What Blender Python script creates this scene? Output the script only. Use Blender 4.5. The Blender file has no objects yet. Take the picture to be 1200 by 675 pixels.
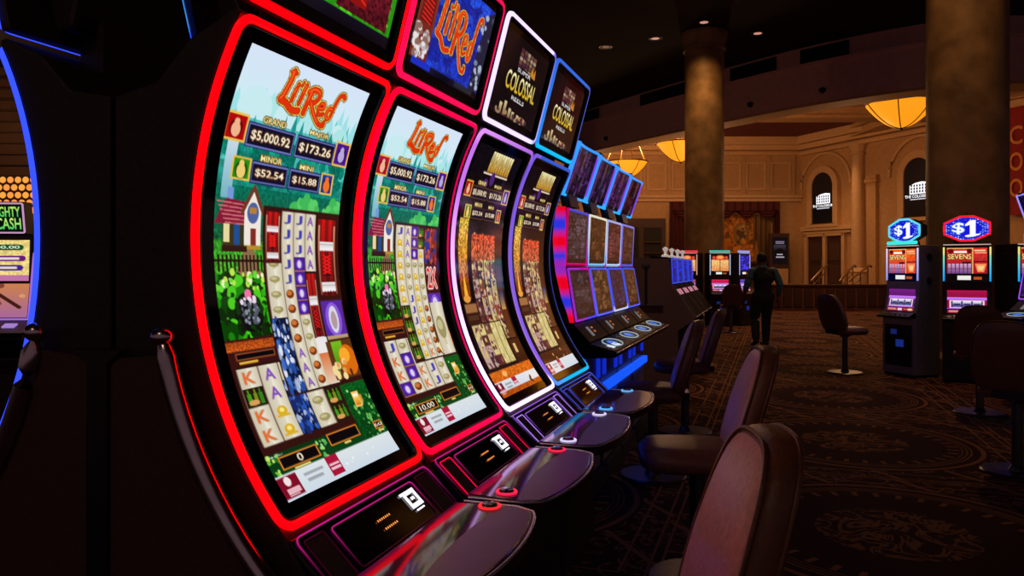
import bpy, bmesh, math, random
import numpy as np
from math import sin, cos, pi, radians, sqrt, asin, atan2
from mathutils import Vector, Matrix

SC = bpy.context.scene
COL = SC.collection
CAM_H = 1.466
YAW = 0.327            # the camera looks this far to the left of the row of machines
SY, CY = sin(YAW), cos(YAW)

def plan(xr, d):
    """rotunda plan axes (turned by YAW against the machine rows) -> world x, y"""
    return (xr * CY - d * SY, xr * SY + d * CY)

# ------------------------------------------------------------------ materials
def s2l(c):
    return tuple((x / 12.92 if x <= .04045 else ((x + .055) / 1.055) ** 2.4) for x in c)

def mat(name, col, rough=.5, metal=0., spec=.5, emit=None, strength=1., var=.12, scale=14., bump=0., coat=0.):
    m = bpy.data.materials.new(name); m.use_nodes = True
    nt = m.node_tree; b = nt.nodes['Principled BSDF']
    b.inputs['Roughness'].default_value = rough
    b.inputs['Metallic'].default_value = metal
    b.inputs['Specular IOR Level'].default_value = spec
    b.inputs['Coat Weight'].default_value = coat
    tc = nt.nodes.new('ShaderNodeTexCoord')
    nz = nt.nodes.new('ShaderNodeTexNoise'); nz.inputs['Scale'].default_value = scale
    nz.inputs['Detail'].default_value = 3
    nt.links.new(tc.outputs['Object'], nz.inputs['Vector'])
    rp = nt.nodes.new('ShaderNodeValToRGB')
    rp.color_ramp.elements[0].position = .3; rp.color_ramp.elements[1].position = .7
    rp.color_ramp.elements[0].color = tuple(x * (1 - var) for x in col) + (1,)
    rp.color_ramp.elements[1].color = tuple(min(1, x * (1 + var)) for x in col) + (1,)
    nt.links.new(nz.outputs['Fac'], rp.inputs['Fac'])
    nt.links.new(rp.outputs['Color'], b.inputs['Base Color'])
    if bump:
        bp = nt.nodes.new('ShaderNodeBump'); bp.inputs['Strength'].default_value = bump
        bp.inputs['Distance'].default_value = .01
        nt.links.new(nz.outputs['Fac'], bp.inputs['Height']); nt.links.new(bp.outputs['Normal'], b.inputs['Normal'])
    if emit:
        b.inputs['Emission Color'].default_value = tuple(emit) + (1,)
        b.inputs['Emission Strength'].default_value = strength
    return m

def attr_emit(name, strength, rough=.08, spec=.5, base=.01):
    """something that shines in the colours stored on its vertices (screens, colour-changing light strips)"""
    m = bpy.data.materials.new(name); m.use_nodes = True
    nt = m.node_tree; b = nt.nodes['Principled BSDF']
    b.inputs['Base Color'].default_value = (base, base, base, 1)
    b.inputs['Roughness'].default_value = rough
    b.inputs['Specular IOR Level'].default_value = spec
    a = nt.nodes.new('ShaderNodeAttribute'); a.attribute_name = 'art'
    nt.links.new(a.outputs['Color'], b.inputs['Emission Color'])
    b.inputs['Emission Strength'].default_value = strength
    return m

M = {}
M['black'] = mat('black_plastic', (.006, .006, .007), .35, scale=30, var=.3)
M['blackrough'] = mat('matt_black', (.012, .010, .009), .75, scale=30, var=.3, bump=.1)
M['gloss'] = mat('black_glass', (.004, .004, .005), .06, spec=.6)
M['deckglass'] = mat('deck_glass', (.09, .03, .13), .07, spec=.55)
M['chrome'] = mat('chrome', (.62, .60, .64), .22, 1.)
M['brownpanel'] = mat('brown_laminate', (.066, .029, .016), .6, scale=220, var=.35)
M['darkbox'] = mat('dark_laminate', (.15, .085, .07), .6, scale=160, var=.3)
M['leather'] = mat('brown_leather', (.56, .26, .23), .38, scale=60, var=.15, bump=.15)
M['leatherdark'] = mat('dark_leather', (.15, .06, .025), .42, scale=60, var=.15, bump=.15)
M['steel'] = mat('dull_steel', (.13, .125, .13), .35, 1.)
M['led'] = attr_emit('light_strip', 1.0, .4, .3)
M['ledsoft'] = attr_emit('soft_light_strip', 1.0, .4, .3)
M['screen'] = attr_emit('display', 1.0)
M['screendim'] = attr_emit('dim_display', 1.0)
M['shell'] = mat('cabinet_shell', (.022, .014, .011), .6, scale=80, var=.35)
M['deckmatte'] = mat('deck_border', (.13, .04, .19), .3, spec=.35)
M['doorgrey'] = mat('grey_door', (.30, .30, .34), .45)
M['logo'] = mat('white_logo_light', (.8, .8, .8), .4, emit=(.9, .9, 1.), strength=1.6)
M['orange'] = mat('orange_dots', (.3, .1, .0), .4, emit=(1., .32, .06), strength=1.2)
M['whitebtn'] = mat('white_button_light', (.8, .8, .8), .4, emit=(.75, .85, 1.), strength=.9)
M['greycab'] = mat('grey_cabinet', (.30, .30, .36), .4, .3)
M['darkcab'] = mat('dark_cabinet', (.030, .017, .015), .5, scale=60)

# ------------------------------------------------------------------ mesh builder
class MB:
    def __init__(s): s.v = []; s.f = []; s.mi = []; s.c = []
    def add(s, verts, faces, mi=0, col=None):
        o = len(s.v); s.v += [tuple(p) for p in verts]
        s.f += [tuple(i + o for i in f) for f in faces]; s.mi += [mi] * len(faces)
        if col is None: s.c += [(1, 1, 1)] * len(verts)
        elif isinstance(col, list): s.c += col
        else: s.c += [col] * len(verts)
        return s
    def box(s, c, size, rz=0, mi=0, ry=0, col=None):
        hx, hy, hz = (q / 2 for q in size)
        R = Matrix.Rotation(rz, 3, 'Z') @ Matrix.Rotation(ry, 3, 'Y')
        vs = [Vector(c) + R @ Vector((x * hx, y * hy, z * hz)) for x in (-1, 1) for y in (-1, 1) for z in (-1, 1)]
        return s.add(vs, [(0, 1, 3, 2), (4, 6, 7, 5), (0, 4, 5, 1), (2, 3, 7, 6), (0, 2, 6, 4), (1, 5, 7, 3)], mi, col)
    def prism(s, pts, a, b, axis='y', mi=0, col=None):
        """closed outline extruded along an axis; outline given in the two other axes in order"""
        n = len(pts)
        mk = {'y': lambda p, q: (p[0], q, p[1]), 'x': lambda p, q: (q, p[0], p[1]), 'z': lambda p, q: (p[0], p[1], q)}[axis]
        vs = [mk(p, a) for p in pts] + [mk(p, b) for p in pts]
        fs = [tuple(range(n))[::-1], tuple(range(n, 2 * n))] + [(i, (i + 1) % n, n + (i + 1) % n, n + i) for i in range(n)]
        return s.add(vs, fs, mi, col)
    def tube(s, path, r, n=8, closed=False, mi=0, col=None, up=(0, 0, 1)):
        path = [Vector(p) for p in path]; m = len(path)
        rr = r if isinstance(r, (list, tuple)) else [r] * m
        vs = []; cs = []
        for i, p in enumerate(path):
            if closed: t = path[(i + 1) % m] - path[i - 1]
            else: t = path[min(i + 1, m - 1)] - path[max(i - 1, 0)]
            t.normalize(); u = Vector(up)
            if abs(t.dot(u)) > .95: u = Vector((1, 0, 0)) if abs(t.x) < .9 else Vector((0, 1, 0))
            a = t.cross(u).normalized(); b = a.cross(t)
            for k in range(n):
                g = 2 * pi * k / n; vs.append(p + rr[i] * (cos(g) * a + sin(g) * b))
        fs = []
        for i in range(m if closed else m - 1):
            j = (i + 1) % m
            for k in range(n):
                l = (k + 1) % n; fs.append((i * n + k, i * n + l, j * n + l, j * n + k))
        if not closed:
            fs += [tuple(range(n))[::-1], tuple(range((m - 1) * n, m * n))]
        return s.add(vs, fs, mi, col)
    def lathe(s, prof, c=(0, 0, 0), n=32, mi=0, col=None, a0=0, a1=2 * pi):
        full = abs(a1 - a0 - 2 * pi) < 1e-6; k = n if full else n + 1
        vs = []
        for r, z in prof:
            for i in range(k):
                g = a0 + (a1 - a0) * i / n; vs.append((c[0] + r * cos(g), c[1] + r * sin(g), c[2] + z))
        fs = []
        for j in range(len(prof) - 1):
            for i in range(n):
                l = (i + 1) % k; fs.append((j * k + i, j * k + l, (j + 1) * k + l, (j + 1) * k + i))
        return s.add(vs, fs, mi, col)
    def ell(s, c, r, n=20, m=12, mi=0):
        prof = [(max(1e-4, sin(pi * j / m)), -cos(pi * j / m)) for j in range(m + 1)]
        t = MB().lathe(prof, n=n)
        return s.add([(c[0] + x * r[0], c[1] + y * r[1], c[2] + z * r[2]) for x, y, z in t.v], t.f, mi)
    def rectsweep(s, frames, w, d0, d1, closed=True, col=None, mi=0):
        """frames: list of (point, normal, side); a strip w wide lying along the path, from depth d0 to d1 on the normal"""
        vs = []; cs = []; n = len(frames)
        for i, (p, nn, b) in enumerate(frames):
            e = min(.28 * w, .28 * (d1 - d0))
            sec = [(-w / 2, d0), (w / 2, d0), (w / 2, d1 - e), (w / 2 - e, d1), (-w / 2 + e, d1), (-w / 2, d1 - e)]
            for q, d in sec: vs.append(p + b * q + nn * d)
            if col: cs += [col(i / n) if callable(col) else col] * 6
        fs = []
        for i in range(n if closed else n - 1):
            j = (i + 1) % n
            for k in range(6):
                l = (k + 1) % 6; fs.append((i * 6 + k, i * 6 + l, j * 6 + l, j * 6 + k))
        if not closed: fs += [tuple(range(6))[::-1], tuple(range((n - 1) * 6, n * 6))]
        return s.add(vs, fs, mi, cs or None)
    def xf(s, mtx):
        s.v = [tuple(mtx @ Vector(p)) for p in s.v]; return s
    def build(s, name, m, parent=None, smooth=None, bevel=0, recalc=True, art=False):
        me = bpy.data.meshes.new(name); me.from_pydata(s.v, [], s.f)
        ms = m if isinstance(m, list) else [m]
        for q in ms: me.materials.append(q)
        if len(ms) > 1: me.polygons.foreach_set('material_index', s.mi)
        if art:
            a = me.attributes.new('art', 'FLOAT_COLOR', 'POINT')
            a.data.foreach_set('color', np.array([tuple(c) + (1,) for c in s.c], dtype=np.float32).ravel())
        if recalc:
            bm = bmesh.new(); bm.from_mesh(me); bmesh.ops.recalc_face_normals(bm, faces=bm.faces); bm.to_mesh(me); bm.free()
        o = bpy.data.objects.new(name, me); COL.objects.link(o)
        if smooth is not None:
            me.polygons.foreach_set('use_smooth', [True] * len(me.polygons))
            try: me.set_sharp_from_angle(angle=radians(smooth))
            except Exception: pass
        if bevel:
            b = o.modifiers.new('bevel', 'BEVEL'); b.width = bevel; b.segments = 2; b.limit_method = 'ANGLE'
        if parent: o.parent = parent
        return o

def tag(o, label=None, cat=None, group=None, kind=None):
    if label: o['label'] = label
    if cat: o['category'] = cat
    if group: o['group'] = group
    if kind: o['kind'] = kind
    return o

def thing(name, label, cat, loc=(0, 0, 0), rz=0, group=None):
    o = bpy.data.objects.new(name, None); COL.objects.link(o)
    o.location = loc; o.rotation_euler = (0, 0, rz); o.empty_display_size = .2
    return tag(o, label, cat, group)

def copy_tree(o, parent=None):
    c = o.copy(); COL.objects.link(c)
    if parent: c.parent = parent
    for ch in o.children: copy_tree(ch, c)
    return c

# ------------------------------------------------------------------ painter for what the displays show
_TXT = {}
def text_tris(t):
    if t not in _TXT:
        cu = bpy.data.curves.new('lettering', 'FONT'); cu.body = t; cu.resolution_u = 3; cu.offset = .012
        ob = bpy.data.objects.new('lettering', cu); COL.objects.link(ob)
        dg = bpy.context.evaluated_depsgraph_get(); dg.update()
        me = ob.evaluated_get(dg).to_mesh()
        me.calc_loop_triangles()
        P = np.array([v.co[:2] for v in me.vertices]); T = [tuple(t_.vertices) for t_ in me.loop_triangles]
        ob.evaluated_get(dg).to_mesh_clear()
        bpy.data.objects.remove(ob); bpy.data.curves.remove(cu)
        P = P - P.min(0); P = P / P.max(0)
        P[:, 1] = 1 - P[:, 1]
        _TXT[t] = (P, T)
    return _TXT[t]

class Art:
    def __init__(s, nx, ny, bg, ss=2):
        s.nx, s.ny, s.ss = nx, ny, ss
        s.W, s.H = nx * ss, ny * ss
        s.I = np.zeros((s.H, s.W, 3)); s.I[:] = bg
        s.X, s.Y = np.meshgrid((np.arange(s.W) + .5) / s.W, (np.arange(s.H) + .5) / s.H)
        s.rng = random.Random(7)
    def _win(s, a0, t0, a1, t1):
        x0 = max(0, int(a0 * s.W) - 1); x1 = min(s.W, int(a1 * s.W) + 2)
        y0 = max(0, int(t0 * s.H) - 1); y1 = min(s.H, int(t1 * s.H) + 2)
        return slice(y0, max(y0, y1)), slice(x0, max(x0, x1))
    def put(s, w, mask, col):
        s.I[w][mask] = col
    def rect(s, a0, t0, a1, t1, col):
        w = s._win(a0, t0, a1, t1); X, Y = s.X[w], s.Y[w]
        s.put(w, (X >= a0) & (X < a1) & (Y >= t0) & (Y < t1), col)
    def grad(s, a0, t0, a1, t1, c0, c1, horiz=False):
        w = s._win(a0, t0, a1, t1); X, Y = s.X[w], s.Y[w]
        m = (X >= a0) & (X < a1) & (Y >= t0) & (Y < t1)
        k = np.clip((X - a0) / (a1 - a0) if horiz else (Y - t0) / (t1 - t0), 0, 1)[..., None]
        v = np.array(c0) * (1 - k) + np.array(c1) * k
        s.I[w][m] = v[m]
    def ell(s, a, t, ra, rt, col):
        w = s._win(a - ra, t - rt, a + ra, t + rt); X, Y = s.X[w], s.Y[w]
        s.put(w, ((X - a) / ra) ** 2 + ((Y - t) / rt) ** 2 < 1, col)
    def poly(s, pts, col):
        xs = [p[0] for p in pts]; ys = [p[1] for p in pts]
        w = s._win(min(xs), min(ys), max(xs), max(ys)); X, Y = s.X[w], s.Y[w]
        ins = np.zeros(X.shape, bool); n = len(pts)
        for i in range(n):
            x0, y0 = pts[i]; x1, y1 = pts[(i + 1) % n]
            if y0 == y1: continue
            c = ((y0 > Y) != (y1 > Y)) & (X < (x1 - x0) * (Y - y0) / (y1 - y0) + x0)
            ins ^= c
        s.put(w, ins, col)
    def line(s, pts, wd, col, asp=2.05):
        """round stroke, wd in units of the width"""
        for (x0, y0), (x1, y1) in zip(pts, pts[1:]):
            w = s._win(min(x0, x1) - wd, min(y0, y1) - wd, max(x0, x1) + wd, max(y0, y1) + wd)
            X, Y = s.X[w], s.Y[w] * asp
            dx, dy = x1 - x0, (y1 - y0) * asp; L = dx * dx + dy * dy + 1e-12
            k = np.clip(((X - x0) * dx + (Y - y0 * asp) * dy) / L, 0, 1)
            s.put(w, (X - x0 - k * dx) ** 2 + (Y - y0 * asp - k * dy) ** 2 < (wd / 2) ** 2, col)
    def text(s, t, a0, t0, a1, t1, col, out=None, ow=.006, asp=2.05, ital=0, col2=None):
        P, T = text_tris(t)
        def draw(da, dt, c, c2=None):
            for tri in T:
                q = [(a0 + (P[i][0] + ital * (1 - P[i][1])) * (a1 - a0) + da, t0 + P[i][1] * (t1 - t0) + dt) for i in tri]
                cc = c
                if c2 is not None:
                    k = sum(P[i][1] for i in tri) / 3; cc = tuple(np.array(c) * (1 - k) + np.array(c2) * k)
                s.poly(q, cc)
        if out is not None:
            for g in range(8): draw(ow * cos(g * pi / 4), ow / asp * sin(g * pi / 4), out)
        draw(0, 0, col, col2)
    def noise(s, a0, t0, a1, t1, amp, cell=3):
        w = s._win(a0, t0, a1, t1); h, ww = s.I[w].shape[:2]
        if h < 1 or ww < 1: return
        r = np.random.RandomState(s.rng.randrange(9999)).rand(h // cell + 2, ww // cell + 2, 1)
        r = np.repeat(np.repeat(r, cell, 0), cell, 1)[:h, :ww]
        s.I[w] = np.clip(s.I[w] * (1 + amp * (r * 2 - 1)), 0, 1)
    def blobs(s, n, a0, t0, a1, t1, r0, r1, cols, asp=2.05):
        for _ in range(n):
            r = s.rng.uniform(r0, r1)
            s.ell(s.rng.uniform(a0, a1), s.rng.uniform(t0, t1), r, r / asp * s.rng.uniform(.7, 1.3), s.rng.choice(cols))
    def mesh(s, name, surf, material, gain=1.):
        """surf(a, t) -> point; one vertex per picture point"""
        I = s.I.reshape(s.ny, s.ss, s.nx, s.ss, 3).mean((1, 3))
        L = np.where(I <= .04045, I / 12.92, ((I + .055) / 1.055) ** 2.4) * gain
        vs = [surf((i + .5) / s.nx if 0 < i < s.nx - 1 else (0. if i == 0 else 1.), (j + .5) / s.ny if 0 < j < s.ny - 1 else (0. if j == 0 else 1.))
              for j in range(s.ny) for i in range(s.nx)]
        n = s.nx
        fs = [(j * n + i, (j + 1) * n + i, (j + 1) * n + i + 1, j * n + i + 1) for j in range(s.ny - 1) for i in range(n - 1)]
        me = bpy.data.meshes.new(name); me.from_pydata(vs, [], fs)
        at = me.attributes.new('art', 'FLOAT_COLOR', 'POINT')
        at.data.foreach_set('color', np.concatenate([L.reshape(-1, 3), np.ones((s.nx * s.ny, 1))], 1).astype(np.float32).ravel())
        me.materials.append(material)
        me.polygons.foreach_set('use_smooth', [True] * len(me.polygons))
        return me

def put_mesh(name, me, parent):
    o = bpy.data.objects.new(name, me); COL.objects.link(o); o.parent = parent; return o
# ------------------------------------------------------------------ pictures on the displays
CREAM = (.93, .91, .84); CREAM2 = (.80, .76, .66); BROWN = (.20, .07, .06); GOLD = (.93, .74, .30)
PURP = (.36, .16, .72); NAVY = (.05, .05, .12)

def spline(pts, n=10):
    out = []
    for i in range(len(pts) - 1):
        p0, p1, p2, p3 = pts[max(0, i - 1)], pts[i], pts[i + 1], pts[min(len(pts) - 1, i + 2)]
        for k in range(n):
            t = k / n
            out.append(tuple(.5 * (2 * b + (c - a) * t + (2 * a - 5 * b + 4 * c - d) * t * t + (3 * b - a - 3 * c + d) * t ** 3) for a, b, c, d in zip(p0, p1, p2, p3)))
    return out + [pts[-1]]

def red_logo(A, a0, t0, a1, t1, asp=2.05):
    """curly lettering LI'L RED in red with a yellow rim"""
    U = lambda x, y: (a0 + x * (a1 - a0), t0 + y * (t1 - t0))
    S = []
    S.append(([(.075, .0), (.07, .25), (.03, .60), (.0, .70), (.10, .74), (.22, .86), (.34, .84)], .052))       # L and its swash
    S.append(([(.04, .02), (.12, .02)], .03))
    S.append(([(.20, .36), (.18, .64)], .042)); S.append(([(.212, .25), (.214, .26)], .042))             # i
    S.append(([(.285, .16), (.27, .24)], .026))                                                           # '
    S.append(([(.345, .20), (.31, .66)], .042))                                                            # l
    S.append(([(.47, .30), (.43, .84)], .052))                                                             # R
    S.append(([(.42, .32), (.50, .22), (.60, .24), (.62, .38), (.56, .52), (.47, .55)], .046))
    S.append(([(.52, .56), (.60, .76), (.74, .98), (.84, 1.0), (.84, .92)], .040))
    S.append(([(.67, .62), (.76, .58), (.745, .48), (.69, .50), (.665, .62), (.70, .76), (.78, .72)], .034))   # e
    S.append(([(.93, .54), (.87, .54), (.84, .68), (.875, .80), (.925, .72), (.95, .40), (.985, .16), (1.05, .10), (1.08, .15)], .038))   # d
    W = a1 - a0; S = [(spline(p, 7), w) for p, w in S]
    for ex, col in ((.050, (.22, .10, .02)), (.034, (.98, .84, .34)), (.010, (.25, .03, .01)), (0, (.88, .19, .05))):
        for p, w in S: A.line([U(*q) for q in p], (w * 1.3 + ex) * W, col, asp)
    for p, w in S: A.line([U(x - .004, y - .006) for x, y in p[:max(2, len(p) // 2)]], w * W * .3, (1., .42, .14), asp)

def jackpots(A, gold=False):
    box = (.07, .06, .16); rim = (.42, .45, .72) if not gold else (.40, .25, .12)
    def cell(a0, t0, a1, t1, txt):
        A.rect(a0 - .012, t0 - .007, a1 + .012, t1 + .007, (.10, .12, .35) if not gold else (.08, .04, .02))
        A.rect(a0 - .006, t0 - .004, a1 + .006, t1 + .004, rim)
        A.rect(a0, t0, a1, t1, box)
        A.text(txt, a0 + .02, t0 + .010, a1 - .02, t1 - .009, (.99, .96, .85), (.35, .18, .05), .007)
    cell(.150, .163, .480, .206, '$5,000.92'); cell(.520, .163, .845, .206, '$173.26')
    cell(.225, .246, .480, .284, '$52.54'); cell(.515, .246, .765, .284, '$15.88')
    for t, a0, t0, a1, t1 in (('GRAND', .23, .138, .40, .152), ('MAJOR', .60, .138, .77, .152), ('MINOR', .27, .224, .43, .238), ('MINI', .58, .226, .70, .238)):
        A.text(t, a0, t0, a1, t1, (.98, .92, .62), (.45, .32, .10), .006)
    for a0, t0, a1, t1, c, c2 in ((-.01, .145, .135, .207, (.70, .03, .05), (.95, .70, .55)), (.855, .145, 1.0, .210, (.30, .08, .55), (.72, .66, .86)),
                                  (.080, .236, .210, .288, (.16, .55, .08), (.93, .80, .45)), (.782, .234, .900, .290, (.10, .22, .60), (.95, .45, .15))):
        A.rect(a0, t0, a1, t1, GOLD); A.rect(a0 + .012, t0 + .005, a1 - .012, t1 - .005, c)
        ca, ct = (a0 + a1) / 2, (t0 + t1) / 2
        A.ell(ca, ct + .003, .042, .020, tuple(x * .55 for x in c)); A.ell(ca, ct + .006, .030, .016, c2); A.ell(ca, ct - .010, .018, .009, c2)

def reel_symbol(A, a0, t0, a1, t1, k):
    A.grad(a0, t0, a1, t1, CREAM2, CREAM, True); A.grad((a0 + a1) / 2, t0, a1, t1, CREAM, CREAM2, True)
    ca, ct, w, h = (a0 + a1) / 2, (t0 + t1) / 2, a1 - a0, t1 - t0
    box = (ca - w * .26, ct - h * .30, ca + w * .26, ct + h * .30)
    if k in 'JAKQ':
        c = {'J': (.25, .25, .72), 'A': (.50, .28, .78), 'K': (.90, .42, .16), 'Q': (.30, .55, .25)}[k]
        A.text(k, *box, c, (.75, .68, .60), .004)
    elif k == 'b':      # round brown loaf
        A.ell(ca, ct, w * .32, h * .30, (.48, .20, .07)); A.ell(ca - w * .05, ct - h * .07, w * .22, h * .17, (.80, .45, .20))
    elif k == 'm':      # mushroom
        A.rect(ca - w * .1, ct, ca + w * .1, ct + h * .32, (.80, .76, .62)); A.ell(ca, ct - h * .02, w * .33, h * .22, (.62, .58, .38)); A.ell(ca - w * .05, ct - h * .07, w * .2, h * .1, (.78, .74, .55))
    elif k == 'y':      # yellow bell
        A.ell(ca, ct, w * .26, h * .28, (.85, .68, .15)); A.rect(ca - w * .34, ct + h * .18, ca + w * .34, ct + h * .30, (.85, .68, .15)); A.ell(ca, ct - h * .05, w * .12, h * .12, (.98, .90, .50))
    elif k == 'p':      # purple card
        A.rect(a0, t0, a1, t1, (.28, .12, .55)); A.ell(ca, ct, w * .3, h * .34, (.45, .25, .80)); A.ell(ca, ct, w * .17, h * .26, (.86, .82, .90)); A.rect(a0, t1 - h * .08, a1, t1, (.70, .45, .20))
    elif k == 'g':      # green bottles
        A.rect(a0, t0, a1, t1, (.16, .09, .05))
        for q, cc in ((-.25, (.25, .60, .10)), (.05, (.45, .55, .10)), (.3, (.20, .50, .12))):
            A.rect(ca + w * (q - .09), ct - h * .2, ca + w * (q + .09), ct + h * .36, cc); A.rect(ca + w * (q - .04), ct - h * .42, ca + w * (q + .04), ct, cc)
        A.ell(ca - w * .1, ct + h * .25, w * .25, h * .14, (.85, .62, .35))
    A.rect(a0, t0, a0 + .006, t1, (.45, .38, .32))

def tall_panel(A, a0, t0, a1, t1, cols, seed):
    A.rect(a0, t0, a1, t1, cols[0]); r = random.Random(seed)
    for _ in range(110):
        ca = r.uniform(a0, a1); ct = r.uniform(t0, t1); ra = (a1 - a0) * r.uniform(.03, .12)
        A.ell(min(max(ca, a0 + ra), a1 - ra), min(max(ct, t0 + .01), t1 - .01), ra, ra * .5 * r.uniform(.8, 2.4), r.choice(cols[1:]))

def ribbon_panel(A, a0, t0, a1, t1):
    """red velvet folds with white lace edging and a laced ribbon"""
    A.rect(a0, t0, a1, t1, (.20, .07, .06)); w, h = a1 - a0, t1 - t0
    n = 5
    for i in range(n):
        x0 = a0 + w * (.08 + .84 * i / n); x1 = a0 + w * (.08 + .84 * (i + 1) / n); k = .65 + .35 * (i % 2)
        A.grad(x0, t0 + .03 * h, x1, t0 + .97 * h, (.82 * k, .08, .08), (.42 * k, .05, .07))
    for y in (.30, .80):
        A.rect(a0 + w * .16, t0 + h * y, a0 + w * .84, t0 + h * (y + .09), (.88, .86, .86))
        for i in range(5): A.ell(a0 + w * (.22 + .14 * i), t0 + h * (y + .09), w * .08, h * .025, (.93, .92, .93))
        A.rect(a0 + w * .16, t0 + h * (y + .03), a0 + w * .84, t0 + h * (y + .04), (.70, .62, .66))
    A.rect(a0 + w * .30, t0 + h * .46, a0 + w * .70, t0 + h * .72, (.24, .05, .06))
    for i in range(5):
        y = t0 + h * (.47 + .045 * i)
        A.line([(a0 + w * .33, y), (a0 + w * .67, y + h * .04)], w * .05, (.90, .10, .10)); A.line([(a0 + w * .67, y), (a0 + w * .33, y + h * .04)], w * .05, (.90, .10, .10))
    for x in (.10, .84): A.grad(a0 + w * x, t0 + h * .1, a0 + w * (x + .07), t1 - h * .05, (.80, .58, .45), (.55, .30, .22))

def forest_art(v=0):
    A = Art(230, 480, (.86, .92, .97))
    A.grad(0, 0, 1, .14, (.84, .89, .97), (.80, .93, .95))
    for n, base, hh, c in ((16, .15, .10, (.62, .88, .90)), (13, .19, .11, (.38, .78, .78))):
        for i in range(n):
            a = (i + A.rng.random()) / n; h = hh * A.rng.uniform(.5, 1)
            A.poly([(a - .05, base), (a, base - h), (a + .05, base)], c)
    A.blobs(14, 0, .12, 1, .16, .05, .12, [(.78, .92, .94), (.68, .90, .90)])
    A.grad(0, .15, 1, .34, (.35, .75, .74), (.03, .45, .38))
    for i in range(15):
        a = (i + A.rng.random()) / 15; h = A.rng.uniform(.06, .13)
        A.poly([(a - .045, .25), (a, .25 - h), (a + .045, .25)], A.rng.choice([(.15, .62, .58), (.10, .55, .52), (.28, .72, .68)]))
    for i in range(17):
        a = A.rng.random(); h = A.rng.uniform(.05, .09); b_ = A.rng.uniform(.19, .24); c_ = A.rng.choice([(.12, .58, .56), (.20, .66, .64), (.08, .50, .48)])
        for q in range(3): A.poly([(a - .036 + .008 * q, b_ - q * h * .28), (a, b_ - h * .55 - q * h * .24), (a + .036 - .008 * q, b_ - q * h * .28)], c_)
    A.blobs(60, 0, .21, 1, .34, .02, .06, [(.05, .50, .42), (.08, .58, .48), (.03, .42, .36)])
    A.grad(0, .300, 1, .42, (.03, .42, .34), (.05, .36, .20)); A.noise(0, .20, 1, .42, .14, 6)
    A.grad(.03, .20, .10, .33, (.80, .86, .92), (.45, .70, .75))
    A.blobs(26, .55, .315, 1, .345, .02, .045, [(.25, .72, .35), (.35, .80, .40)])
    A.grad(0, .42, 1, .50, (.18, .55, .14), (.30, .70, .15)); A.noise(0, .40, 1, .52, .3, 4)
    A.poly([(.13, .50), (.20, .44), (.27, .44), (.35, .53), (.30, .56)], (.55, .42, .28))
    # the cottage
    A.rect(.075, .305, .115, .345, (.45, .60, .85))
    A.rect(.055, .378, .22, .435, (.22, .20, .10)); A.rect(.06, .385, .10, .425, (.90, .84, .62)); A.rect(.13, .385, .17, .43, (.10, .30, .55))
    A.poly([(.0, .385), (.07, .33), (.23, .335), (.235, .385)], (.52, .08, .20))
    for i in range(6): A.line([(.0 + .012 * (6 - i), .383 - i * .009), (.235, .384 - i * .0085)], .006, (.80, .45, .45))
    A.rect(.20, .335, .32, .435, (.93, .90, .86)); A.poly([(.19, .352), (.255, .300), (.33, .352)], (.93, .90, .86))
    A.line([(.185, .356), (.257, .299), (.335, .356)], .022, (.42, .22, .14))
    A.ell(.26, .357, .042, .024, (.30, .38, .62)); A.rect(.235, .345, .285, .358, (.70, .50, .20)); A.rect(.245, .392, .285, .432, (.50, .16, .12))
    A.rect(.20, .430, .32, .440, (.70, .55, .15)); A.rect(.05, .432, .22, .446, (.20, .08, .05))
    for i in range(12):
        a = .02 + i * .027
        A.rect(a, .452, a + .012, .49, (.12, .05, .03))
    A.rect(.0, .462, .34, .468, (.12, .05, .03))
    # leaves
    A.grad(0, .50, .35, .64, (.12, .30, .05), (.03, .08, .02))
    A.blobs(150, -.02, .50, .36, .635, .012, .038, [(.10, .50, .05), (.18, .68, .08), (.30, .80, .12), (.05, .25, .03), (.06, .16, .04)])
    A.blobs(30, .0, .49, .34, .53, .008, .016, [(.75, .90, .30), (.95, .95, .75), (.40, .85, .20)])
    A.ell(.20, .58, .10, .045, (.05, .06, .04)); A.blobs(26, .12, .55, .30, .62, .012, .022, [(.05, .10, .04), (.10, .07, .09), (.07, .20, .05)]); A.blobs(46, .15, .56, .27, .605, .006, .013, [(.32, .34, .40), (.55, .56, .64), (.12, .10, .13)])
    A.ell(.205, .540, .024, .011, (.95, .45, .65)); A.blobs(10, .15, .548, .26, .558, .008, .012, [(.92, .85, .92)])
    A.rect(0, .638, .345, .70, (.22, .07, .06)); A.grad(0, .643, .34, .664, (.62, .26, .08), (.75, .33, .10)); A.noise(0, .643, .34, .664, .35, 2)
    A.rect(.045, .668, .325, .684, (.55, .28, .14)); A.rect(.055, .671, .315, .681, (.05, .03, .04))
    A.rect(.06, .688, .19, .693, (.90, .70, .25))
    # big reel field
    A.rect(.335, .336, 1.01, .79, BROWN)
    c = [(.355, .478), (.478, .578), (.578, .678), (.678, .775), (.775, .99)]
    syms = {0: 'mmmmmm', 1: 'JJJJJbbbbAAA', 2: 'JJJppppmmbb', 3: 'AAAA', 4: ''}
    hh = .436 / 12
    for ci, (a0, a1) in enumerate(c[:4]):
        for k in range(12):
            q = ({0: 'mmmmmmmmmmmm', 1: 'JJJJJbbbbAAA', 2: 'JJJppppmmbbb', 3: 'AAAAmmmmbbbb'} if v == 0 else {0: 'Jyyyyyyygggg', 1: 'AAAmmmJJJJyy', 2: 'pppmyyyyyyKK', 3: 'ggymmmmbbbbb'})[ci][k]
            reel_symbol(A, a0, .345 + k * hh, a1, .345 + (k + 1) * hh, q)
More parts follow.
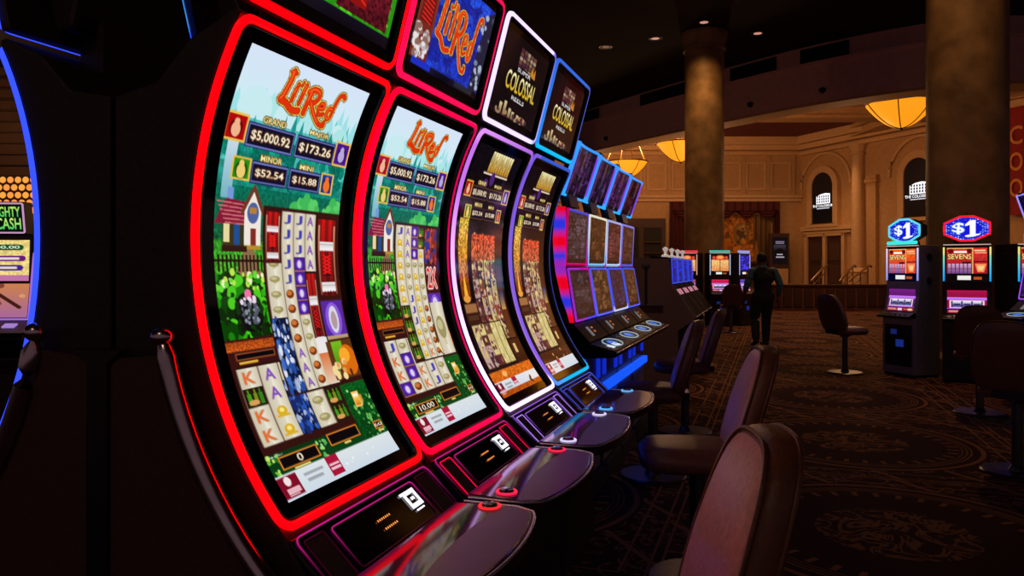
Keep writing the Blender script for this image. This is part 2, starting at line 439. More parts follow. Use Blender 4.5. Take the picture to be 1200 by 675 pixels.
    if v == 0: ribbon_panel(A, .345, .345, .478, .47); tall_panel(A, .345, .60, .478, .782, [(.07, .10, .22), (.15, .30, .62), (.10, .16, .38), (.62, .68, .80), (.05, .05, .10), (.25, .42, .75), (.85, .88, .95)], 3)
    A.rect(.775, .345, 1.0, .785, (.22, .08, .07)); 
    if v == 0: ribbon_panel(A, .785, .348, .985, .562); ribbon_panel(A, .672, .490, .775, .70)
    else:
        tall_panel(A, .785, .348, .985, .46, [(.20, .07, .07), (.55, .16, .14), (.75, .30, .22), (.15, .20, .55)], 9); A.rect(.79, .47, .98, .56, (.30, .05, .06)); A.text('2X', .81, .48, .96, .55, (.85, .12, .12), (.95, .85, .80), .01)
    A.rect(.785, .568, .99, .668, (.34, .16, .62)); A.ell(.885, .618, .075, .045, (.55, .35, .85)); A.ell(.885, .618, .045, .036, (.85, .84, .90)); A.ell(.885, .62, .028, .024, (.70, .60, .62))
    A.rect(.785, .660, .99, .670, (.72, .60, .45))
    A.rect(.755, .674, 1.0, .776, (.36, .20, .08)); A.grad(.80, .676, .90, .76, (.45, .75, .12), (.30, .50, .10)); A.ell(.93, .73, .09, .042, (.85, .42, .06)); A.ell(.90, .715, .05, .02, (.98, .66, .18))
    A.blobs(12, .76, .73, .92, .77, .012, .024, [(.90, .62, .35), (.95, .85, .60), (.40, .16, .06)])
    # lower reels
    A.rect(0, .695, .76, .90, BROWN)
    for ci in range(5):
        a0 = .025 + ci * .145; a1 = a0 + .142
        for k in range(4):
            q = (['KgKK', 'AAyy', 'AAAA', 'bmmm', 'gggg'] if v == 0 else ['JKKp', 'mppb', 'ymKK', 'bJJJ', 'mmmm'])[ci][k]
            t0 = .702 + k * .0435
            reel_symbol(A, a0, t0, a1, t0 + .0435, q)
    if v == 0: tall_panel(A, .318, .745, .46, .876, [(.05, .08, .18), (.15, .32, .70), (.10, .16, .40), (.65, .70, .82)], 5)
    A.rect(.335, .695, 1.01, .7865, BROWN)
    for ci, (a0, a1) in enumerate(c[1:4]):
        for k in range(9, 12):
            reel_symbol(A, a0, .345 + k * hh, a1, .345 + (k + 1) * hh, (('AAA', 'bbb', 'mbb') if v == 0 else ('yyy', 'mKK', 'bbb'))[ci][k - 9])
    if v: A.rect(.345, .60, .478, .782, (.2, .1, .05)); [reel_symbol(A, .355, .60 + i * .045, .478, .645 + i * .045, 'g') for i in range(4)]
    else: tall_panel(A, .345, .60, .478, .782, [(.07, .10, .22), (.15, .30, .62), (.10, .16, .38), (.62, .68, .80), (.05, .05, .10), (.25, .42, .75), (.85, .88, .95)], 3)
    
    if v == 0: A.rect(.672, .66, .775, .70, (.92, .90, .90)); A.grad(.672, .70, .775, .78, (.85, .45, .25), (.90, .80, .70))
    A.rect(.755, .674, 1.0, .776, (.36, .20, .08)); A.grad(.80, .676, .90, .76, (.45, .75, .12), (.30, .50, .10)); A.ell(.925, .73, .085, .042, (.85, .42, .06)); A.ell(.90, .715, .05, .02, (.98, .66, .18))
    A.blobs(12, .76, .73, .92, .77, .012, .024, [(.90, .62, .35), (.95, .85, .60), (.40, .16, .06)])
    if v: reel_symbol(A, .785, .60, .99, .782, 'm')
    # clover field and meters
    A.grad(.757, .79, 1.01, .95, (.04, .34, .10), (.03, .24, .08)); A.grad(.0, .895, .76, .95, (.03, .20, .07), (.04, .26, .09))
    A.noise(.757, .79, 1, .95, .3, 4)
    A.blobs(34, .77, .79, 1, .945, .006, .013, [(.45, .75, .35), (.65, .90, .60), (.20, .55, .20)])
    A.blobs(20, .01, .90, .10, .945, .006, .014, [(.45, .75, .25), (.75, .90, .40), (.15, .45, .15)])
    A.blobs(14, .37, .90, .46, .945, .006, .014, [(.35, .70, .35), (.60, .85, .50)])
    A.rect(.83, .815, .895, .856, (.98, .75, .35)); A.rect(.838, .820, .887, .828, (.98, .96, .85)); A.grad(.84, .828, .885, .852, (.98, .85, .40), (.80, .45, .08)); A.rect(.892, .826, .915, .846, (.85, .60, .25))
    for a0, t0, a1, t1, tx in ((.075, .905, .365, .935, '0' if v == 0 else '10.00'), (.47, .895, .745, .925, ''), (.90, .905, .985, .927, '60')):
        A.rect(a0, t0, a1, t1, (.85, .50, .15)); A.rect(a0 + .008, t0 + .003, a1 - .008, t1 - .003, (.05, .03, .04))
        if tx: A.text(tx, (a0 + a1) / 2 - .02 * len(tx), t0 + .006, (a0 + a1) / 2 + .02 * len(tx), t1 - .006, (.98, .92, .80))
    A.rect(.15, .9375, .27, .942, (.90, .80, .45)); A.rect(.58, .927, .64, .932, (.90, .80, .45)); A.rect(.92, .930, .97, .935, (.90, .80, .45))
    A.text('Game Over', .02, .897, .12, .902, (.95, .95, .95))
    footer(A)
    jackpots(A); red_logo(A, .30, .022, .76, .120)
    return A

def footer(A, t0=.943, t1=1.):
    A.grad(0, t0, 1, t1, (.86, .89, .90), (.80, .85, .90))
    A.rect(.0, t0 + .004, .135, t1 - .005, (.50, .05, .15)); A.ell(.06, t0 + .016, .022, .011, (.95, .88, .88)); A.rect(.03, t0 + .032, .12, t0 + .044, (.90, .70, .74)); A.rect(.03, t0 + .046, .10, t0 + .049, (.90, .70, .74))
    A.rect(.37, t0, .47, t1 - .008, (.66, .08, .22)); A.rect(.38, t0 + .018, .46, t0 + .024, (.93, .75, .80)); A.rect(.38, t0 + .028, .46, t0 + .034, (.93, .75, .80))
    A.rect(.18, t0 + .014, .33, t0 + .021, (.62, .64, .66)); A.rect(.19, t0 + .028, .31, t0 + .035, (.62, .64, .66))
    A.blobs(5, .5, t0 + .02, .95, t0 + .04, .004, .007, [(.95, .96, .97)])

def gold_art():
    A = Art(150, 320, (.055, .035, .06))
    A.grad(0, .10, 1, .45, (.05, .03, .05), (.22, .12, .08)); A.noise(0, 0, 1, .45, .3, 6)
    # gilded title block of tall strokes
    for i in range(9):
        a = .33 + i * .055
        A.grad(a, .012, a + .047, .095, (.98, .95, .72), (.72, .50, .12))
        A.rect(a + .018, .02 + .01 * (i % 3), a + .026, .06 + .01 * (i % 2), (.20, .12, .03))
    A.rect(.27, .098, .83, .106, (.90, .80, .70))
    jackpots(A, True)
    A.blobs(26, .30, .11, .80, .30, .02, .05, [(.30, .14, .45), (.14, .07, .14), (.10, .06, .05)])
    jackpots(A, True)
    A.grad(.02, .29, .20, .50, (.85, .68, .22), (.70, .42, .10)); A.grad(.02, .50, .20, .60, (.60, .30, .08), (.45, .18, .05)); A.noise(.02, .29, .20, .6, .35, 5)
    A.poly([(.07, .60), (.11, .48), (.15, .60)], (.98, .70, .20)); A.ell(.11, .60, .07, .015, (.90, .62, .25))
    A.rect(.02, .615, .28, .70, (.22, .10, .06)); A.rect(.03, .62, .27, .655, (.62, .42, .25)); A.rect(.05, .665, .26, .685, (.30, .18, .12))
    A.rect(.27, .34, .97, .785, (.16, .08, .06))
    r = random.Random(11)
    hh = .436 / 12
    pal = [(.80, .70, .48), (.62, .30, .25), (.35, .18, .15), (.75, .62, .60), (.30, .16, .24), (.86, .78, .52), (.45, .30, .20)]
    for ci in range(5):
        a0 = .285 + ci * .137
        for k in range(12):
            t0 = .345 + k * hh; c1 = r.choice(pal)
            A.grad(a0, t0, a0 + .128, t0 + hh, c1, tuple(x * .8 for x in c1), True)
            A.blobs(7, a0 + .02, t0 + .005, a0 + .11, t0 + hh - .005, .008, .026, pal)
    A.grad(.285, .345, .83, .45, (.80, .28, .16), (.70, .36, .24)); A.noise(.285, .345, .83, .45, .5, 5)
    for ci in range(6): A.rect(.282 + ci * .137, .34, .290 + ci * .137, .785, (.12, .06, .05))
    A.grad(.83, .34, .97, .785, (.18, .09, .08), (.40, .22, .10)); A.grad(.85, .58, .95, .66, (.15, .22, .40), (.80, .60, .30))
    A.rect(.05, .70, .72, .885, (.17, .08, .06))
    for ci in range(5):
        a0 = .06 + ci * .13
        for k in range(4):
            t0 = .705 + k * .0435; c1 = r.choice(pal) if ci not in (3, 4) else (.82, .76, .50)
            A.rect(a0, t0, a0 + .12, t0 + .0435, c1)
            A.blobs(6, a0 + .02, t0 + .005, a0 + .10, t0 + .038, .008, .024, pal if ci < 3 else [(.75, .68, .42), (.90, .84, .60)])
    A.grad(.74, .79, 1, .9, (.28, .13, .06), (.22, .10, .05)); A.rect(.80, .81, .86, .85, (.85, .72, .45))
    return A

def gold_art_a():
    A = gold_art(); A.grad(0, .895, 1, 1.0, (.85, .42, .10), (.70, .30, .06)); A.noise(0, .89, 1, 1, .2, 5)
    A.ell(.3, .915, .05, .012, (.95, .70, .40)); footer(A, .938, .978)
    A.line([(.80, .985), (.76, .975), (.80, .962)], .03, (.10, .05, .04)); return A
def gold_art_b():
    A = gold_art(); A.grad(0, .89, 1, .945, (.30, .15, .08), (.24, .12, .06)); A.blobs(8, .1, .90, .9, .94, .01, .02, [(.8, .6, .3), (.5, .3, .2)]); footer(A); return A

def top_green_art():
    A = Art(120, 100, (.15, .55, .08), 2)
    A.blobs(200, 0, 0, 1, 1, .02, .06, [(.12, .60, .06), (.25, .75, .10), (.06, .38, .04), (.40, .80, .18)], 1)
    A.grad(.50, 0, .96, .88, (.45, .10, .16), (.30, .05, .10)); A.noise(.50, 0, .96, .88, .4, 5)
    A.ell(.80, .45, .09, .18, (.85, .84, .86)); A.grad(.60, 0, .74, .80, (.70, .08, .08), (.55, .06, .06))
    for i in range(9):
        y = .05 + i * .08
        A.line([(.61, y), (.73, y + .07)], .014, (.95, .20, .12), 1); A.line([(.73, y), (.61, y + .07)], .014, (.95, .20, .12), 1)
    A.grad(0, .90, 1, 1, (.05, .05, .12), (.02, .02, .06))
    return A

def top_blue_art():
    A = Art(150, 120, (.06, .16, .62), 2)
    A.blobs(160, 0, 0, 1, 1, .03, .08, [(.06, .20, .72), (.04, .12, .55), (.10, .28, .80), (.05, .14, .60)], .8); A.noise(0, 0, 1, 1, .25, 4)
    A.grad(.0, 0, .21, 1, (.50, .22, .16), (.42, .12, .10)); A.blobs(46, .02, .02, .18, .28, .015, .035, [(.90, .88, .86), (.75, .70, .70), (.60, .45, .40)], .8); A.blobs(50, .02, .62, .18, .90, .015, .035, [(.90, .88, .88), (.72, .68, .70), (.55, .40, .36)], .8); A.rect(.03, .32, .18, .58, (.40, .08, .08))
    for i in range(6):
        y = .34 + i * .04
        A.line([(.05, y), (.16, y + .03)], .012, (.90, .15, .12), .8)
    A.poly([(.84, 1), (.86, .4), (.90, .1), (1, .0), (1, .9)], (.10, .12, .22)); A.blobs(26, .85, .1, .99, .9, .01, .03, [(.45, .50, .60), (.22, .26, .36), (.65, .70, .78)], .8)
    A.rect(0, .93, 1, 1, (.01, .01, .03)); A.rect(.04, .92, .28, .985, (.06, .18, .75)); A.rect(.64, .93, .92, .985, (.10, .14, .18))
    red_logo(A, .26, .10, .80, .80, .8)
    return A

def top_colossal_art():
    A = Art(130, 110, (.05, .03, .045), 2)
    A.blobs(60, 0, 0, 1, 1, .05, .12, [(.06, .035, .05), (.08, .04, .05), (.045, .03, .05)], .8)
    for i in range(5):
        for k in range(5):
            A.rect(.34 + i * .075, .10 + k * .052, .40 + i * .075, .145 + k * .052, A.rng.choice([(.55, .42, .36), (.40, .26, .22), (.66, .56, .46), (.30, .15, .22)]))
    A.poly([(.62, .35), (.66, .22), (.70, .30), (.73, .22), (.76, .36)], (.75, .50, .15))
    A.ell(.50, .44, .26, .12, (.03, .02, .03))
    A.text('SUPER', .35, .345, .66, .395, (.95, .95, .95), (.03, .02, .03), .01, .8)
    A.text('COLOSSAL', .17, .43, .86, .66, (.99, .97, .80), (.10, .06, .02), .012, .8, 0, (.85, .68, .10))
    A.text('REELS', .36, .705, .65, .755, (.95, .95, .95), None, .01, .8)
    for a, h in ((.16, .12), (.25, .16), (.36, .10), (.44, .08), (.55, .07)):
        A.grad(a, .97 - h, a + .055, .985, (.85, .78, .60), (.50, .40, .22))
    A.ell(.68, .93, .09, .03, (.75, .55, .35)); A.blobs(20, .1, .93, .8, .99, .01, .03, [(.60, .50, .35), (.30, .18, .22)], .8)
    return A

def dim_art(seed, hue, ny=140):
    A = Art(90, ny, hue, 1); r = random.Random(seed); A.rng = r
    A.noise(0, 0, 1, 1, .35, 6)
    c2 = [tuple(min(1, x * k) for x in hue) for k in (.6, 1.3, 1.7, 2.1)]
    A.blobs(50, .05, .03, .95, .95, .03, .09, c2)
    for i in range(3):
        for k in range(5):
            if r.random() < .7:
                q = r.choice(c2); A.rect(.12 + i * .27, .10 + k * .16, .34 + i * .27, .22 + k * .16, q); A.blobs(4, .14 + i * .27, .12 + k * .16, .32 + i * .27, .20 + k * .16, .02, .05, c2)
    A.rect(0, .93, 1, 1, tuple(x * .5 for x in hue))
    return A

def sevens_art(orange=False):
    A = Art(110, 76, (.75, .12, .12), 2)
    A.grad(0, 0, 1, 1, (.85, .20, .15), (.62, .08, .14))
    if orange: A.grad(0, 0, 1, 1, (.95, .35, .10), (.85, .25, .05))
    A.noise(0, 0, 1, 1, .15, 5)
    A.rect(.0, 0, .64, .03, (.95, .75, .45)); A.rect(.63, 0, .655, 1, (.95, .80, .45))
    A.ell(.10, .12, .07, .09, (.40, .02, .05)); A.ell(.56, .12, .07, .09, (.40, .02, .05))
    A.text('SEVENS', .03, .24, .61, .44, (.99, .93, .55), (.45, .03, .03), .012, .7)
    A.rect(.18, .12, .50, .20, (.99, .95, .9))
    for i in range(6):
        A.grad(.03 + i * .10, .62, .10 + i * .10, 1, (.80, .70, .85), (.35, .30, .60)); A.rect(.03 + i * .10, .80, .10 + i * .10, .83, (.3, .1, .2))
    A.rect(.38, .54, .60, .62, (.20, .03, .05))
    A.rect(.68, .08, .96, .14, (.98, .80, .60)); A.rect(.70, .18, .98, .22, (.98, .75, .55)); A.rect(.66, .52, 1, .56, (.30, .02, .04))
    A.poly([(.70, .62), (.98, .62), (.92, .95), (.76, .95)], (.98, .55, .30)); A.poly([(.75, .70), (.93, .70), (.89, .88), (.79, .88)], (.98, .80, .55))
    return A

def fruit_art():
    A = Art(90, 64, (.90, .60, .38), 2)
    A.grad(0, 0, 1, .3, (.12, .05, .05), (.20, .08, .06)); A.ell(.5, .18, .26, .16, (.92, .30, .15)); A.ell(.5, .16, .18, .09, (.98, .65, .35))
    A.ell(.14, .18, .09, .10, (.85, .30, .20)); A.ell(.86, .18, .09, .10, (.85, .30, .20))
    for i in range(6): A.grad(.03 + i * .16, .36, .16 + i * .16, 1, (.99, .80, .50), (.95, .55, .30)); 
    A.noise(0, .36, 1, 1, .25, 4); A.rect(.48, .34, .52, 1, (.45, .10, .05)); return A

def reels_art(c=(.60, .05, .25)):
    A = Art(110, 46, c, 2)
    A.rect(0, 0, 1, .16, (.75, .45, .95)); A.rect(.06, .20, .94, .92, (.95, .85, .90)); A.rect(.10, .26, .90, .86, (.30, .16, .45))
    for i in range(3):
        a = .14 + i * .255
        A.grad(a, .26, a + .215, .62, (.98, .97, 1.), (.45, .42, .62)); A.grad(a, .62, a + .215, .86, (.16, .16, .40), (.55, .52, .75)); A.rect(a + .03, .5, a + .19, .60, (.12, .12, .30))
    A.rect(0, .95, 1, 1, (.75, .35, .95)); return A

def paytable_art(c=(.55, .05, .16)):
    A = Art(110, 24, c, 2)
    A.rect(.04, .25, .36, .45, (.95, .75, .70)); A.rect(.04, .6, .38, .78, (.90, .60, .55)); A.rect(.42, .15, .58, .85, (.92, .80, .98)); A.rect(.64, .3, .76, .6, (.85, .45, .4)); A.ell(.88, .5, .10, .35, (.95, .80, .60)); return A

def dollar_art():
    A = Art(130, 90, (.06, .10, .80), 2)
    r = random.Random(4)
    for i in range(18):
        for k in range(12):
            A.ell((i + .5) / 18, (k + .5) / 12, .018, .026, r.choice([(.75, .85, 1.), (.2, .35, .95), (.1, .15, .85), (.5, .65, 1.)]))
    A.ell(.5, .5, .36, .34, (.05, .08, .85))
    A.text('$', .16, .22, .44, .76, (1, 1, 1), (.30, .50, .95), .025, .7)
    A.poly([(.56, .16), (.70, .12), (.70, .76), (.80, .80), (.80, .86), (.46, .86), (.46, .80), (.57, .76), (.57, .34), (.46, .40), (.46, .32)], (1, 1, 1)); return A

def mighty_sign_art():
    A = Art(120, 64, (.02, .05, .04), 2)
    A.text('MIGHTY', .27, .10, .94, .46, (.85, .95, .40), (.02, .25, .12), .014, .55, 0, (.25, .80, .35))
    A.text('CASH', .36, .50, .94, .90, (.95, .95, .45), (.02, .25, .12), .014, .55, 0, (.30, .85, .40)); return A

def mighty_art():
    A = Art(120, 84, (.92, .82, .50), 2)
    A.noise(0, 0, 1, 1, .12, 6)
    def pill(a, t, ra, c, tx):
        A.rect(a - ra, t - .07, a + ra, t + .07, c); A.ell(a - ra, t, .05, .07, c); A.ell(a + ra, t, .05, .07, c)
        A.text(tx, a - ra, t - .045, a + ra, t + .045, (.95, .98, .90), None, .01, .7) if tx else A.rect(a - ra * .8, t - .03, a + ra * .8, t + .03, (.90, .85, .80))
    pill(.58, .18, .30, (.05, .32, .12), '$10,000.00'); pill(.32, .45, .16, (.55, .08, .18), ''); pill(.75, .45, .16, (.40, .10, .45), '')
    pill(.32, .68, .14, (.20, .12, .55), ''); pill(.75, .68, .13, (.25, .12, .55), ''); A.rect(0, .86, 1, 1, (.75, .45, .65)); return A

def mighty_low_art():
    A = Art(120, 64, (.75, .45, .30), 2)
    A.grad(0, 0, 1, 1, (.80, .50, .30), (.65, .40, .60)); A.line([(.3, .3), (.6, .25), (.9, .7)], .05, (.25, .10, .05), .55); A.ell(.3, .6, .12, .2, (.90, .70, .45)); A.blobs(20, 0, 0, 1, 1, .02, .06, [(.85, .60, .4), (.5, .25, .2)], .6); return A

def colosseum_art():
    A = Art(120, 230, (.006, .006, .010), 2)
    # an arcade of arches over two lines of lettering
    A.poly([(.20, .62), (.20, .47), (.40, .43), (.62, .415), (.84, .43), (.84, .62)], (.95, .95, .98))
    for i in range(6):
        for k in range(3):
            a = .235 + i * .10; t = .465 + k * .052
            A.rect(a, t, a + .055, t + .030, (.02, .02, .03)); A.ell(a + .0275, t, .0275, .012, (.02, .02, .03))
    A.text('THE COLOSSEUM', .03, .635, .98, .685, (1, 1, 1), None, .01, 2.3)
    A.rect(.22, .705, .82, .720, (.75, .75, .80)); return A

def poster_art():
    A = Art(60, 120, (.03, .03, .05), 2)
    for t in (.16, .22): A.rect(.22, t, .80, t + .035, (.70, .62, .75))
    A.grad(.1, .30, .9, .50, (.30, .28, .34), (.10, .08, .12)); A.ell(.5, .62, .36, .20, (.01, .01, .02))
    A.rect(.30, .62, .70, .67, (.80, .78, .85)); A.rect(.24, .72, .80, .77, (.85, .80, .88)); return A

def mural_art():
    A = Art(150, 120, (.62, .38, .08), 2)
    A.noise(0, 0, 1, 1, .3, 6)
    A.blobs(260, 0, 0, 1, 1, .015, .05, [(.75, .48, .10), (.55, .32, .08), (.68, .45, .14), (.42, .26, .08)], .8)
    A.grad(.62, .05, .98, 1, (.45, .34, .20), (.32, .22, .10))
    for a in (.66, .76, .86): A.rect(a, .05, a + .03, 1, (.25, .16, .08))
    A.poly([(.60, 1), (.68, .55), (.76, 1)], (.60, .42, .15)); A.ell(.38, .45, .16, .24, (.50, .38, .20)); A.ell(.38, .42, .09, .15, (.62, .50, .32)); A.blobs(16, .28, .28, .48, .62, .02, .05, [(.35, .24, .12), (.70, .58, .38)], .8)
    A.blobs(60, 0, .6, .6, 1, .015, .05, [(.70, .40, .06), (.82, .52, .12)], .8)
    return A
# ------------------------------------------------------------------ curved slot machines (the near row)
AX, AZ, AR = .943, 1.536, .946        # centre and radius of the concave front, machine coordinates (x forward)
PB, PT = -.716, .526                  # where the light ring starts and ends on that arc

def arc_surf(R):
    def f(y, s):
        p = s / AR
        return Vector((AX - R * cos(p), y, AZ + R * sin(p))), Vector((cos(p), 0, -sin(p)))
    return f

def plane_surf(p0, p1, off=0):
    p0, p1 = Vector((p0[0], 0, p0[1])), Vector((p1[0], 0, p1[1])); d = (p1 - p0).normalized()
    n = Vector((d.z, 0, -d.x))
    if n.x < 0: n = -n
    def f(y, s): return p0 + d * s + n * off + Vector((0, y, 0)), n
    f.length = (p1 - p0).length
    return f

def ring_path(y0, y1, s0, s1, r, step=.03):
    pts = []
    def seg(a, b):
        n = max(1, int(math.dist(a, b) / step))
        for i in range(n): pts.append((a[0] + (b[0] - a[0]) * i / n, a[1] + (b[1] - a[1]) * i / n))
    def cor(c, a0):
        for i in range(6): pts.append((c[0] + r * cos(a0 + pi / 2 * i / 6), c[1] + r * sin(a0 + pi / 2 * i / 6)))
    seg((y0 + r, s0), (y1 - r, s0)); cor((y1 - r, s0 + r), -pi / 2)
    seg((y1, s0 + r), (y1, s1 - r)); cor((y1 - r, s1 - r), 0)
    seg((y1 - r, s1), (y0 + r, s1)); cor((y0 + r, s1 - r), pi / 2)
    seg((y0, s1 - r), (y0, s0 + r)); cor((y0 + r, s0 + r), pi)
    return pts

def light_ring(mb, surf, y0, y1, s0, s1, r, w, d0, d1, col):
    """col(yn, sn) -> linear colour, yn and sn run 0..1 across and up the ring"""
    pts = ring_path(y0, y1, s0, s1, r); n = len(pts)
    P = [surf(*p) for p in pts]; fr = []; cs = []
    for i in range(n):
        t = (P[(i + 1) % n][0] - P[i - 1][0]).normalized(); nn = P[i][1]
        fr.append((P[i][0], nn, t.cross(nn).normalized()))
        cs.append(col((pts[i][0] - y0) / (y1 - y0), (pts[i][1] - s0) / (s1 - s0)))
    mb.rectsweep(fr, w, d0, d1, True, lambda k: cs[int(round(k * n)) % n])
    return mb

def surf_patch(surf, y0, y1, s0, s1, ny, ns):
    m = MB(); vs = [surf(y0 + (y1 - y0) * i / ny, s0 + (s1 - s0) * j / ns)[0] for j in range(ns + 1) for i in range(ny + 1)]
    k = ny + 1
    return m.add(vs, [(j * k + i, j * k + i + 1, (j + 1) * k + i + 1, (j + 1) * k + i) for j in range(ns) for i in range(ny)])

def mix(a, b, k): k = min(1, max(0, k)); return tuple(x * (1 - k) + y * k for x, y in zip(a, b))

SCR_B, SCR_T = -.662, .475
def main_screen_mesh(art, name='main_screen'):
    f = arc_surf(.9545)
    return art.mesh(name, lambda a, t: f(-.265 + .53 * a, AR * (SCR_T + (SCR_B - SCR_T) * t))[0], M['screen'])
TOPS = plane_surf((.127, 2.058), (.236, 2.462))
TL = TOPS.length
def top_screen_mesh(art, name='top_screen'):
    f = plane_surf((.127, 2.058), (.236, 2.462), -.004)
    return art.mesh(name, lambda a, t: f(-.285 + .57 * a, TL - .045 + (.09 - TL) * t)[0], M['screen'])
PAN = plane_surf((.238, .895), (.350, .790), .0)
PL = PAN.length

def deck_outline(inset=0.):
    """plan of the rounded touch deck, front bulging towards the player"""
    pts = []
    R = 1.05
    for i in range(25):
        y = -.338 + inset + (.676 - 2 * inset) * i / 24
        x = .630 - inset - (R - sqrt(R * R - y * y))
        e = abs(y) - (.338 - inset - .05)
        if e > 0: x -= .05 - sqrt(max(0, .0025 - e * e))
        pts.append((x, y))
    pts.append((.345 + inset * .3, .318 - inset)); pts.append((.345 + inset * .3, -.318 + inset))
    return pts

def curved_machine(label, x, y, rz, main_me, top_me, ledc, topc, trimc, winc, btnc, group, under=(.04, .2, 3.), ring_d=None):
    t = thing('curved_slot_machine', label, 'slot machine', (x, y, 0), rz, group)
    # body
    prof = [(.26, 0.0), (.26, .755), (.30, .80), (.232, .893)]
    for i in range(25):
        p = PB - .004 + (PT + .012 - PB) * i / 24
        prof.append((AX - .957 * cos(p), AZ + .957 * sin(p)))
    prof += [(.10, 2.028), (-.02, 1.972), (-.11, 1.885), (-.228, 1.862), (-.228, 0)]
    MB().prism(prof, -.337, .337).build('cabinet', M['shell'], t, bevel=.006)
    # bezel glass
    f = arc_surf(.9555)
    surf_patch(f, -.335, .335, AR * PB, AR * PT, 1, 24).build('screen_bezel', M['gloss'], t, smooth=40, recalc=False)
    put_mesh('main_screen', main_me, t)
    m = MB(); light_ring(m, arc_surf(.946), -.34 + .006, .34 - .006, AR * PB, AR * PT, .034, .016, -.005 if ring_d is None else -ring_d, .0075 if ring_d is None else ring_d, ledc)
    m.build('light_ring', M['led'], t, smooth=50, art=True)
    m = MB(); light_ring(m, arc_surf(.946), -.34 + .018, .34 - .018, AR * PB + .012, AR * PT - .012, .026, .005, -.010, .0068, lambda a, b: (0, 0, 0))
    m.build('ring_lip', M['black'], t, smooth=50)
    # top box
    MB().prism([(.118, 2.046), (.229, 2.468), (.200, 2.478), (.088, 2.052)], -.333, .333).build('top_box', M['shell'], t, bevel=.006)
    MB().prism([(.100, 2.075), (.20, 2.45), (.17, 2.455), (.095, 2.42), (.048, 2.30), (.02, 2.16), (.04, 2.085)], -.20, .20).build('top_housing', M['shell'], t, bevel=.02)
    MB().box((.05, 0, 2.045), (.08, .26, .15)).build('top_neck', M['shell'], t)
    surf_patch(plane_surf((.127, 2.058), (.236, 2.462), -.006), -.33, .33, 0, TL, 1, 1).build('top_bezel', M['gloss'], t, recalc=False)
    put_mesh('top_screen', top_me, t)
    m = MB(); light_ring(m, TOPS, -.332, .332, 0, TL, .032, .017, -.006, .008, topc)
    m.build('top_light_ring', M['led'], t, smooth=50, art=True)
    m = MB(); light_ring(m, TOPS, -.320, .320, .012, TL - .012, .024, .006, -.010, .0084, lambda a, b: (0, 0, 0))
    m.build('top_ring_lip', M['black'], t, smooth=50)
    # sloping player panel
    pn = MB().prism([(.238, .893), (.350, .788), (.33, .765), (.20, .87)], -.332, .332).build('player_panel', M['gloss'], t, bevel=.004)
    m = MB(); light_ring(m, PAN, -.322, .322, PL * .03, PL * .97, .02, .0035, 0, .003, lambda a, b: mix((0, 0, 0), trimc, .05 + .95 * b * b if False else (1 - b) ** 3 + .03))  # outer and inner lines glow to imitate LED reflections on bevel edges
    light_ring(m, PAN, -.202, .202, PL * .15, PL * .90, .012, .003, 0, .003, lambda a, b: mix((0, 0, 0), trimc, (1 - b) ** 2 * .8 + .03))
    for sgn in (-1, 1):
        light_ring(m, PAN, min(sgn * .228, sgn * .303), max(sgn * .228, sgn * .303), PL * .13, PL * .98, .006, .0035, 0, .003, lambda a, b: winc)
    m.build('glint_and_window_trim', M['ledsoft'], pn, art=True)
    for sgn in (-1, 1):
        surf_patch(plane_surf((.238, .895), (.350, .790), .0015), min(sgn * .232, sgn * .299), max(sgn * .232, sgn * .299), PL * .16, PL * .95, 1, 1).build('speaker_grille', M['blackrough'], pn, recalc=False)
    # lit card symbol: rounded square with two bars, a smaller slip below
    lg = MB(); pf = plane_surf((.238, .895), (.350, .790), .002)
    def bar(y0, y1, q0, q1):
        g = surf_patch(pf, y0, y1, q0 * PL, q1 * PL, 1, 1); lg.add(g.v, g.f)
    bar(.118, .182, .26, .34); bar(.118, .131, .34, .60); bar(.169, .182, .26, .52); bar(.131, .182, .52, .60); bar(.142, .160, .40, .455); bar(.128, .172, .64, .67); bar(.106, .118, .26, .31)
    lg.build('lit_card_symbol', M['logo'], pn, recalc=False)
    dm = MB()
    for row in (.43, .60):
        for k in range(7):
            yy = -.045 + k * .0095 + (.0 if row < .5 else .006)
            g = surf_patch(pf, yy, yy + .005, row * PL, (row + .035) * PL, 1, 1); dm.add(g.v, g.f)
    dm.build('dot_matrix', M['orange'], pn, recalc=False)
    # touch deck
    dk = MB().prism([(a, b) for a, b in deck_outline()], .762, .798, 'z').build('touch_deck', M['black'], t, bevel=.004)
    MB().prism([(a, b) for a, b in deck_outline(.012)], .796, .8005, 'z').build('deck_glass', M['deckglass'], dk)
    oo = deck_outline(.016)[:25]; inn = [(.468 + .25 * b * b - .03 * b, b * .97) for a, b in oo]
    MB().prism(oo + inn[::-1], .800, .8010, 'z').build('deck_border', M['deckmatte'], dk)
    o = deck_outline(.002); rim = [(a, b, .797) for a, b in [(.36, -.336)] + o[:25] + [(.36, .336)]]
    MB().tube(rim, .0042, 8).build('deck_rim', M['chrome'], dk, smooth=60)
    for sy in (-.262, .300):
        b = MB().lathe([(.001, .012), (.020, .011), (.024, .0)], (.452, sy, .8), 24).build('round_button', M['gloss'], dk, smooth=40)
        m = MB(); pts = [(.452 + .029 * cos(2 * pi * k / 28), sy + .029 * sin(2 * pi * k / 28), .803) for k in range(28)]
        m.tube(pts, .0042, 6, True, col=btnc); m.build('button_ring', M['ledsoft'], b, smooth=60, art=True)
    # base
    ld = MB().box((.262, 0, .40), (.008, .58, .62)).build('lower_door', M['darkcab'], t, bevel=.003)
    MB().lathe([(.001, 0), (.014, 0), (.014, .012), (.001, .014)], n=16).xf(Matrix.Translation((.266, .22, .52)) @ Matrix.Rotation(pi / 2, 4, 'Y')).build('lock', M['chrome'], ld, smooth=40)
    MB().box((.02, 0, .05), (.49, .66, .10)).build('plinth', M['blackrough'], t, bevel=.005)
